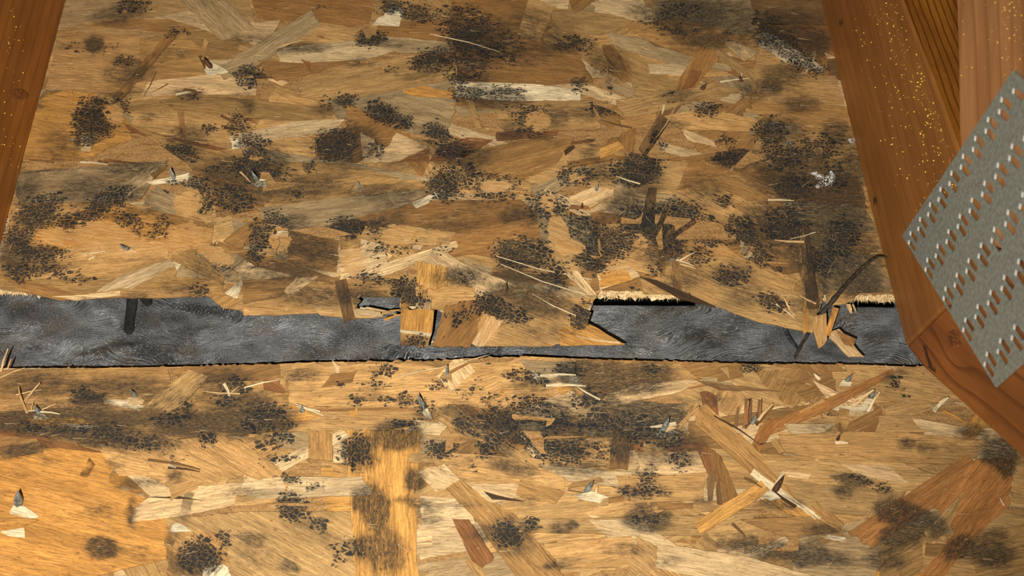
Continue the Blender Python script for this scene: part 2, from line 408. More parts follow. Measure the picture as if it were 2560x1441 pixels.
SMEAR = """
235 112 24 22 0 .8|470 232 40 14 0 .6|600 245 40 14 0 .4|150 380 60 60 0 .4|330 420 90 30 0 .5|250 480 120 40 0 .5|60 480 50 40 0 .5|40 640 50 60 0 .6|580 440 90 50 10 .6|470 350 60 40 0 .5|640 480 60 40 0 .5
760 470 110 30 -8 .5|960 480 120 20 0 .5|1000 510 60 20 0 .4|730 590 60 60 0 .5|760 620 90 30 0 .6|720 680 100 40 0 .5|800 740 130 30 0 .5|760 120 70 16 0 .5|900 155 40 12 0 .5|1050 190 60 20 0 .3
1200 110 90 60 0 .6|1300 60 60 40 0 .4|1240 250 90 24 0 .6|1380 290 60 30 0 .4|1280 330 40 30 0 .5|1470 280 60 20 0 .4|1400 110 60 30 0 .5|1520 160 60 50 0 .4|1720 40 100 44 0 .75|1850 60 70 60 0 .5
1760 100 90 24 0 .6|1930 80 60 50 0 .6|2030 110 50 40 0 .6|1960 190 60 30 0 .5|1930 215 30 22 0 .8|2000 260 50 22 0 .5|1880 230 40 30 0 .4|1700 240 60 20 0 .4|1520 350 50 16 0 .3|1150 390 90 40 0 .5
1080 360 50 50 0 .4|1000 410 90 24 0 .3|860 370 90 60 0 .5|660 410 70 50 0 .6|1200 520 90 30 0 .3|1300 540 60 30 0 .5|1120 560 90 24 0 .4|1600 440 60 60 0 .6|1510 430 40 30 0 .5|1560 520 60 40 0 .6
1480 580 40 40 0 .5|1650 600 70 70 0 .6|1840 400 60 26 0 .6|1760 480 60 50 0 .4|2000 440 110 70 0 .75|2080 500 80 50 0 .8|2110 560 60 40 0 .7|2130 430 50 60 0 .6|2090 340 40 40 0 .6|1920 570 90 70 0 .6
2060 640 110 60 15 .7|2150 710 60 40 0 .7|1990 610 40 60 0 .6|1830 690 60 34 0 .5|1870 740 60 30 0 .4|2040 720 40 40 0 .6|1950 330 70 40 0 .5|1290 690 60 14 5 .8|1380 700 50 20 10 .7|1340 750 100 40 15 .6
1250 730 40 24 0 .6|1380 830 90 20 0 .3|1160 690 60 24 0 .6|1100 700 40 30 0 .3|900 740 60 24 0 .6|960 560 70 30 0 .5|1330 620 60 40 0 .4|300 580 60 40 0 .2|520 670 50 40 0 .4|600 670 50 40 0 .4|450 720 60 20 0 .4
100 960 120 40 0 .45|300 970 120 30 0 .5|110 1065 140 26 5 .9|250 1095 120 26 10 .8|380 1110 90 22 0 .6|480 1060 120 36 0 .7|600 1020 90 50 0 .6|690 1050 60 34 0 .6|60 1125 70 20 -10 .6|230 1010 50 30 0 .7|560 960 80 40 0 .5
750 940 50 20 0 .5|990 1090 60 36 0 .95|1020 1080 34 22 0 .9|1035 1200 26 30 0 .7|935 1270 36 60 -15 .85|890 1250 16 30 0 .6|960 1380 60 60 0 .55|920 1370 44 34 0 .7|900 1130 50 50 0 .6|430 1340 20 30 0 .4
255 1370 40 26 10 .95|330 1285 14 40 0 .6|60 1240 30 30 0 .2|490 1410 70 40 0 .6|1175 1055 60 44 30 .6|1270 1060 90 40 0 .8|1300 1040 60 22 0 .6|1400 1110 90 30 0 .6|1440 1170 90 22 0 .5|1330 960 60 24 0 .5
1450 935 60 34 0 .85|1520 940 60 40 0 .7|1620 930 70 26 0 .7|1500 1000 50 20 0 .8|1600 1030 100 26 -10 .9|1540 1050 60 40 0 .9|1660 1040 60 20 0 .8|1555 1110 30 50 5 .8|1670 1100 60 20 0 .8|1700 1140 50 26 0 .5|1740 1110 30 20 0 .5
1620 1300 60 30 0 .95|1600 1230 70 20 0 .5|1430 1310 18 12 0 .8|1400 1320 30 20 0 .5|1280 1340 60 50 30 .5|1560 1375 60 20 0 .4|1960 1380 180 26 8 .7|1880 1350 60 20 0 .5|2060 1330 60 20 0 .5|2130 1200 50 14 10 .8|2110 1228 30 18 0 .6
2250 1285 60 34 15 1|2290 1300 40 30 0 .8|2240 1345 44 24 0 .8|2280 1340 30 24 0 .7|2340 1320 30 30 0 .6|2430 1080 40 20 0 .6|2500 1130 50 40 0 .8|2515 1170 20 24 0 .9|2400 1370 50 26 -30 .7|2480 1390 60 34 0 .6|2210 1400 60 30 0 .5|2270 1110 30 14 0 .6
1300 1080 120 30 0 .8|1380 1040 60 40 0 .7|1560 960 120 30 0 .7|1480 1070 80 30 0 .7|1600 1080 110 24 0 .8|1250 1110 50 30 30 .6|200 1050 200 40 4 .6|350 1040 120 30 0 .5|620 1060 90 40 0 .6|450 1000 120 20 0 .4
2050 560 140 110 0 .6|2120 650 90 80 0 .6|1950 80 120 60 0 .5|1750 30 160 50 0 .5|1300 100 150 70 0 .4
2320 1120 30 14 0 .5|2480 1350 50 30 0 .5|1770 1000 60 20 0 .3|2060 1070 50 20 0 .4|640 1390 60 40 0 .3|800 1290 40 60 0 .25|1130 1150 90 40 0 .3|660 1230 60 14 0 .3
"""
BARE = """
285 285 30 32 0 1|1345 303 38 30 0 1|1240 465 46 20 -5 1|470 505 44 40 -20 1|150 590 70 30 0 .7|270 600 110 50 15 .9|480 590 80 40 0 .8|400 620 90 30 0 .8|1000 590 60 34 0 .8|1090 590 50 16 0 .8|700 600 34 40 0 .8
1370 505 30 20 0 .9|1395 580 30 50 -10 1|1430 620 40 24 0 1|1600 610 30 40 0 .5|1440 440 28 14 0 .9|1180 40 40 20 0 .4|880 650 40 50 0 .7|1080 730 60 30 0 .6|540 640 60 24 20 .8|230 660 70 20 0 .5|640 395 24 16 0 .6|160 650 40 20 0 .5
1545 665 50 20 0 .7|1000 160 20 10 0 .3|1640 1275 30 14 0 .6|1520 1000 30 20 0 .3
1220 820 30 44 0 .9
"""
def spots(txt):
    a = [[float(x) for x in s.split()] for l in txt.strip().split('\n') for s in l.split('|') if s.strip()]
    return np.array(a)
SPM, SPS, SPB = spots(MOLD), spots(SMEAR), spots(BARE)
_r = random.Random(31)
SPM = np.vstack([SPM, [[_r.uniform(0, 2300), _r.uniform(0, 1250), _r.uniform(14, 34), _r.uniform(10, 20), 0, _r.uniform(.35, .75)] for _ in range(70)]])
SPS = np.vstack([SPS, [[_r.uniform(0, 2450), _r.uniform(0, 1420), _r.uniform(20, 80), _r.uniform(10, 24), _r.uniform(-15, 15), _r.uniform(.25, .55)] for _ in range(120)]])

SPS[:, 5] = np.minimum(1, SPS[:, 5] * 1.12)

def field(S, XY, soft=1.35):
    XY = np.asarray(XY, float)
    dx = XY[:, 0:1] - S[None, :, 0]
    dy = XY[:, 1:2] - S[None, :, 1]
    a = np.radians(S[:, 4])
    u = (dx * np.cos(a) + dy * np.sin(a)) / S[:, 2]
    w = (-dx * np.sin(a) + dy * np.cos(a)) / S[:, 3]
    r = np.sqrt(u * u + w * w)
    k = np.clip((soft - r) / (soft - 0.45), 0, 1)
    return (k * k * (3 - 2 * k) * S[:, 5]).max(1)

# ------------------------------------------------------------------ strands
PAL = {'P': (228, 188, 130), 'T': (200, 152, 88), 'B': (164, 116, 60), 'D': (126, 92, 54), 'O': (216, 152, 70),
       'G': (178, 146, 98), 'R': (150, 96, 50), 'W': (244, 218, 170), 'K': (70, 50, 32), 'S': (178, 132, 72), 'N': (184, 120, 58)}
ZX0, ZY0, ZS = -340, -300, 5
ZMAP = np.zeros((430, 660))
IDMAP = np.full((430, 660), -1)
STRANDS = []
GXX, GYY = np.meshgrid(ZX0 + (np.arange(660) + .5) * ZS, ZY0 + (np.arange(430) + .5) * ZS)

def zmask(poly):
    p = np.asarray(poly)
    c0, c1 = int((p[:, 0].min() - ZX0) / ZS), int((p[:, 0].max() - ZX0) / ZS) + 1
    r0, r1 = int((p[:, 1].min() - ZY0) / ZS), int((p[:, 1].max() - ZY0) / ZS) + 1
    c0, r0 = max(c0, 0), max(r0, 0)
    c1, r1 = min(max(c1, c0 + 1), 660), min(max(r1, r0 + 1), 430)
    sl = (slice(r0, r1), slice(c0, c1))
    return sl, inside(p, GXX[sl], GYY[sl])

def zat(x, y):
    c, r = int((x - ZX0) / ZS), int((y - ZY0) / ZS)
    return ZMAP[r, c] if 0 <= r < 430 and 0 <= c < 660 else 0.0

def roughen(poly, rnd, gang, clamp=None):
    """resample an outline: long sides nearly straight, ends across the grain ragged"""
    out = []
    n = len(poly)
    gx, gy = math.cos(gang), math.sin(gang)
    for i in range(n):
        (x0, y0), (x1, y1) = poly[i], poly[(i + 1) % n]
        L = math.hypot(x1 - x0, y1 - y0)
        if L < 1e-6:
            continue
        tx, ty = (x1 - x0) / L, (y1 - y0) / L
        across = abs(tx * gy - ty * gx)
        k = max(1, int(L / (11 if across > 0.5 else 22)))
        amp = 2.6 if across > 0.5 else 0.8
        for j in range(k):
            f = j / k
            o = rnd.gauss(0, amp) if j else rnd.gauss(0, amp * .4)
            o = max(-2.2 * amp, min(2.2 * amp, o))
            out.append((x0 + (x1 - x0) * f + ty * o, y0 + (y1 - y0) * f - tx * o))
    if clamp:
        out = [clamp(x, y) for x, y in out]
    return out

def main_angle(poly):
    p = np.asarray(poly, float)
    q = np.vstack([p + (np.roll(p, -1, 0) - p) * f for f in (0, .25, .5, .75)])
    q = q - q.mean(0)
    w, v = np.linalg.eigh(q.T @ q)
    return math.atan2(v[1, 1], v[0, 1])

def make_strand(parent, poly, color, rnd, gang=None, name='strand', thick=0.0007, lift=None, dz=0.00016, clamp=None, cell=17, rough=True, base=None):
    if gang is None:
        gang = main_angle(poly)
    pts = roughen(poly, rnd, gang, clamp) if rough else [tuple(p) for p in poly]
    p = np.array(pts)
    if p[:, 0].ptp() < 3 or p[:, 1].ptp() < 3:
        return None
    sl, m = zmask(p)
    if base is None:
        z = dz + (np.percentile(ZMAP[sl][m], 96) if m.any() else zat(*p.mean(0)))
        z = min(z, 0.0034 + rnd.uniform(0, .0003))
        ZMAP[sl][m] = z
        IDMAP[sl][m] = len(STRANDS)
    else:
        z = base
    # interior points so that the mould map has something to sit on
    gx = np.arange(p[:, 0].min() + cell * .5, p[:, 0].max(), cell)
    gy = np.arange(p[:, 1].min() + cell * .5, p[:, 1].max(), cell)
    extra = []
    if len(gx) and len(gy):
        X, Y = np.meshgrid(gx, gy)
        X = X + (np.arange(len(gy)) % 2)[:, None] * cell * .5
        ok = inside(p, X, Y)
        extra = [(x, y) for x, y in zip(X[ok], Y[ok]) if np.min(np.hypot(p[:, 0] - x, p[:, 1] - y)) > cell * .4]
    n = len(pts)
    vs, es, fs = delaunay_2d_cdt([Vector(q) for q in pts] + [Vector(q) for q in extra], [], [list(range(n))], 1, 1e-4)[:3]
    if not fs:
        return None
    xy = np.array([(v.x, v.y) for v in vs])
    c = xy.mean(0)
    rel = xy - c
    along = rel[:, 0] * math.cos(gang) + rel[:, 1] * math.sin(gang)
    half = max(np.abs(along).max(), 1)
    zz = np.full(len(xy), z)
    if lift:
        zz = zz + abs(lift) * np.clip(along / half * (1 if lift > 0 else -1), 0, 1) ** 2
    P = deck_np(xy, zz)
    o3 = deck(c[0], c[1], z)
    a3 = deck(c[0] + 10 * math.cos(gang), c[1] + 10 * math.sin(gang), z) - o3
    ang = math.atan2(a3.y, a3.x)
    M = Matrix.Translation(o3) @ Matrix.Rotation(ang, 4, 'Z')
    ca, sa = math.cos(-ang), math.sin(-ang)
    Q = P - np.array(o3)
    Lc = np.stack([Q[:, 0] * ca - Q[:, 1] * sa, Q[:, 0] * sa + Q[:, 1] * ca, Q[:, 2]], 1)
    cnt = {}
    for f in fs:
        for i in range(len(f)):
            e = (f[i], f[(i + 1) % len(f)])
            cnt[e] = cnt.get(e, 0) + 1
    faces = []
    for f in fs:
        a, b, cc = (Lc[f[0]], Lc[f[1]], Lc[f[2]])
        up = (b[0] - a[0]) * (cc[1] - a[1]) - (b[1] - a[1]) * (cc[0] - a[0])
        faces.append(tuple(f) if up > 0 else tuple(reversed(f)))
    bed = {}
    for f in faces:
        for i in range(len(f)):
            e = (f[i], f[(i + 1) % len(f)])
            bed[e] = 1
    rim = [e for e in bed if (e[1], e[0]) not in bed]
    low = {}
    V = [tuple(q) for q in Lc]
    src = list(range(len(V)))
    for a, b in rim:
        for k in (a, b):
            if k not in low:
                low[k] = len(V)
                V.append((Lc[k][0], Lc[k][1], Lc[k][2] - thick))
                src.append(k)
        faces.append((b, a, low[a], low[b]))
    me = mesh(name, V, faces)
    src = np.array(src)
    mb, msm, bb = field(SPM, xy), field(SPS, xy, 1.6), field(SPB, xy, 1.25)
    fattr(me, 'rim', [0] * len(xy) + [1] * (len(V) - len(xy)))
    fattr(me, 'mold', mb[src]); fattr(me, 'smear', np.maximum(msm, mb * .55)[src]); fattr(me, 'bare', bb[src])
    j = rnd.uniform(.93, 1.06)
    w = rnd.uniform(-.02, .02)
    r_, g_, b_ = (c * .92 + (sum(color) / 3) * .05 + 7 for c in color)
    STRANDS.append(link(name, me, M_STRAND, parent, M, rgb(min(255, r_ * j * (1 + w)), min(255, g_ * j), min(255, b_ * j * (1 - w)))))
    return STRANDS[-1]

def lerp_line(pts):
    X = [p[0] for p in pts]; Y = [p[1] for p in pts]
    return lambda x: float(np.interp(x, X, Y))

UP_CLAMP = lerp_line([(-400, 716), (100, 718), (130, 735), (520, 736), (540, 752), (600, 778), (900, 787), (906, 716), (996, 720), (1008, 770), (1470, 790), (1492, 724), (1738, 730), (1790, 765), (1900, 800), (2030, 822), (2062, 733), (2900, 736)])
UP_CORE = [(-400, 719), (0, 719), (100, 722), (130, 704), (520, 704), (560, 735), (600, 752), (890, 760), (904, 708), (998, 712), (1010, 760), (1470, 770), (1490, 727), (1738, 731), (1790, 745), (1900, 775), (2030, 795), (2060, 735), (2240, 738), (2900, 740)]
LO_EDGE = [(-400, 926), (0, 922), (250, 921), (430, 918), (600, 913), (840, 905), (1060, 903), (1140, 899), (1220, 893), (1330, 892), (1500, 900), (1700, 905), (1900, 911), (2130, 912), (2300, 918), (2900, 925)]
LO_CLAMP = lerp_line(LO_EDGE)

# ---- roof felt behind the boards
def felt_z(x, y):
    """x, y in pixels of the gap region"""
    z = -0.0140 + 0.0017 * math.sin(x / 95 + y / 60) + 0.0013 * math.sin(x / 47 - y / 37 + 1.3) + 0.0007 * math.sin(x / 23 + y / 19)
    for (x0, y0, x1, y1, h, w) in ((170, 893, 590, 803, .0028, 16), (0, 872, 260, 800, .0025, 18), (1480, 885, 1570, 850, .0015, 14), (2000, 870, 2160, 905, .0022, 12), (1560, 850, 1700, 890, .0012, 14), (2000, 880, 1960, 800, .0010, 14)):
        dx, dy = x1 - x0, y1 - y0
        L2 = dx * dx + dy * dy
        t = max(0, min(1, ((x - x0) * dx + (y - y0) * dy) / L2))
        d = math.hypot(x - x0 - t * dx, y - y0 - t * dy)
        side = ((y - y0) * dx - (x - x0) * dy) / math.sqrt(L2) * (1 if dx > 0 else -1)   # > 0 on the near side
        end = min(1, 4 * min(max(t, 0), 1 - min(t, 1)) + .15)
        z += h * end * math.tanh(side / 6) * math.exp(-(d / (w * 1.6)) ** 2) * .55
    return z

def build_felt():
    xs = np.arange(-380, 2900, 6.0)
    ys = np.arange(640, 1010, 4.0)
    V, F = [], []
    for y in ys:
        for x in xs:
            V.append(deck(x, y, felt_z(x, y)))
    w = len(xs)
    def top(x):             # the felt's own upper edge shows here, with the dark void behind it
        return 763 if 1476 < x < 1738 else 770 if 2132 < x < 2236 else 745 if 236 < x < 276 else 0
    for j in range(len(ys) - 1):
        for i in range(w - 1):
            a = j * w + i
            if ys[j] + 2 < top(xs[i] + 3):
                continue
            F.append((a, a + w, a + w + 1, a + 1))
    o = link('roofing_felt', mesh('roofing_felt', V, F, smooth=True), M_FELT)
    md = o.modifiers.new('thickness', 'SOLIDIFY')
    md.thickness = 0.0012
    md.offset = -1
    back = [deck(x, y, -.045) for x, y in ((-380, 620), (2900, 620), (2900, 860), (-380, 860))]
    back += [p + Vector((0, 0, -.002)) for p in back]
    link('void_shade_sheet', mesh('void_shade_sheet', back, [(3, 2, 1, 0), (4, 5, 6, 7), (0, 1, 5, 4), (1, 2, 6, 5), (2, 3, 7, 6), (3, 0, 4, 7)]), M_VOID, o)  # added black sheet; its colour stands in for the unlit void behind
    tag(o, 'wrinkled shiny black roofing felt showing through the long gap between the two boards', 'felt')
build_felt()

# ---- the two sheathing boards
def core(parent, outline, rnd, torn):
    """solid core under the strands; torn(x, y) tells where the edge is frayed"""
    top, bot = [], []
    pts = []
    n = len(outline)
    for i in range(n):
        (x0, y0), (x1, y1) = outline[i], outline[(i + 1) % n]
        L = math.hypot(x1 - x0, y1 - y0)
        k = max(1, int(L / 7)) if (600 < y0 < 1000 and 600 < y1 < 1000) else 1
        for j in range(k):
            f = j / k
            pts.append((x0 + (x1 - x0) * f, y0 + (y1 - y0) * f, k > 1))
    V, F, mi = [], [], []
    levels = (0.0, -0.0022, -0.0046, -0.0072)
    for x, y, e in pts:
        for li, z in enumerate(levels):
            jx, jy = (rnd.gauss(0, 2), rnd.gauss(0, 2.0 + li * 1.0)) if e else (0, 0)
            q = deck(x, y, 0)
            s = 0.00026
            V.append((q.x + jx * s, q.y - jy * s, z))
    m, nl = len(pts), len(levels)
    F.append([i * nl for i in range(m)]); mi.append(0)
    for i in range(m):
        j = (i + 1) % m
        for l in range(nl - 1):
            F.append((i * nl + l, i * nl + l + 1, j * nl + l + 1, j * nl + l)); mi.append(1)
    F.append([i * nl + nl - 1 for i in reversed(range(m))]); mi.append(0)
    me = mesh('core', V, F, mi)
    o = link('core', me, [M_CORE, M_CUT], parent)
    o.color = rgb(*PAL['S'])
    return o

upper = empty('sheathing_board', deck(1150, 400, 0))
upper['label'] = 'upper mould-stained strand board above the black gap, its lower edge torn'
upper['category'] = 'board'
lower = empty('sheathing_board', deck(1150, 1150, 0))
lower['label'] = 'lower strand board below the black gap, brightly lit, pierced by many nail points'
lower['category'] = 'board'
BASE = {upper.name: Matrix.Translation(-upper.location), lower.name: Matrix.Translation(-lower.location)}

core(upper, UP_CORE + [(2900, -340), (-400, -340)], R, None)
core(lower, LO_EDGE[::-1] + [(-400, 1800), (2900, 1800)], R, None)

def rand_strands(parent, n, box, weights, clamp, rnd, ymid):
    x0, x1, y0, y1 = box
    for i in range(n):
        cx, cy = rnd.uniform(x0, x1), rnd.uniform(y0, y1)
        big = i < n * .55
        L = rnd.uniform(280, 560) if big else rnd.uniform(110, 330)
        W = rnd.uniform(70, 130) if big else rnd.uniform(18, 70)
        a = rnd.gauss(0, .16) if rnd.random() < (.85 if big else .5) else rnd.uniform(-1.1, 1.1)
        k = rnd.choices(list(weights), list(weights.values()))[0]
        u, v = (math.cos(a), math.sin(a)), (-math.sin(a), math.cos(a))
        e0, e1, e2, e3 = (rnd.uniform(-.25, .25) * W for _ in range(4))
        t = rnd.uniform(.55, 1)
        q = [(-L / 2 + e0, -W / 2), (L / 2 + e1, -W / 2 * t), (L / 2 + e2, W / 2 * t), (-L / 2 + e3, W / 2)]
        poly = [(cx + u[0] * p + v[0] * s, cy + u[1] * p + v[1] * s) for p, s in q]
        make_strand(parent, poly, PAL[k], rnd, a, clamp=clamp, lift=rnd.choice((0, 0, .0007, -.0007)), cell=22)

def parse(parent, txt, rnd, defaults=None):
    for l in txt.strip().split('\n'):
        for s in l.split(';'):
            w = s.split()
            if not w:
                continue
            key = w[0]
            kw = {}
            pts = []
            for q in w[1:]:
                if q[0] == 'g':
                    kw['gang'] = math.radians(float(q[1:]))
                elif q[0] == 'l':
                    kw['lift'] = float(q[1:]) * MM
                elif q[0] == 'z':
                    kw['dz'] = float(q[1:]) * MM
                else:
                    pts.append(tuple(float(t) for t in q.split(',')))
            if len(pts) == 2:       # a strip: two ends and its width in the key, e.g. B22
                wd = float(key[1:]) / 2
                (ax, ay), (bx, by) = pts
                L = math.hypot(bx - ax, by - ay)
                nx, ny = -(by - ay) / L * wd, (bx - ax) / L * wd
                pts = [(ax + nx, ay + ny), (bx + nx, by + ny), (bx - nx, by - ny), (ax - nx, ay - ny)]
            make_strand(parent, pts, PAL[key[0]], rnd, **kw)

rand_strands(upper, 118, (-40, 2330, -60, 745), {'G': .22, 'T': .34, 'B': .22, 'P': .13, 'D': .03, 'S': .06}, lambda x, y: (x, min(y, UP_CLAMP(x))), random.Random(11), 700)
rand_strands(lower, 135, (-120, 2680, 905, 1560), {'G': .10, 'T': .42, 'B': .12, 'P': .2, 'O': .1, 'S': .06}, lambda x, y: (x, max(y, LO_CLAMP(x))), random.Random(12), 930)

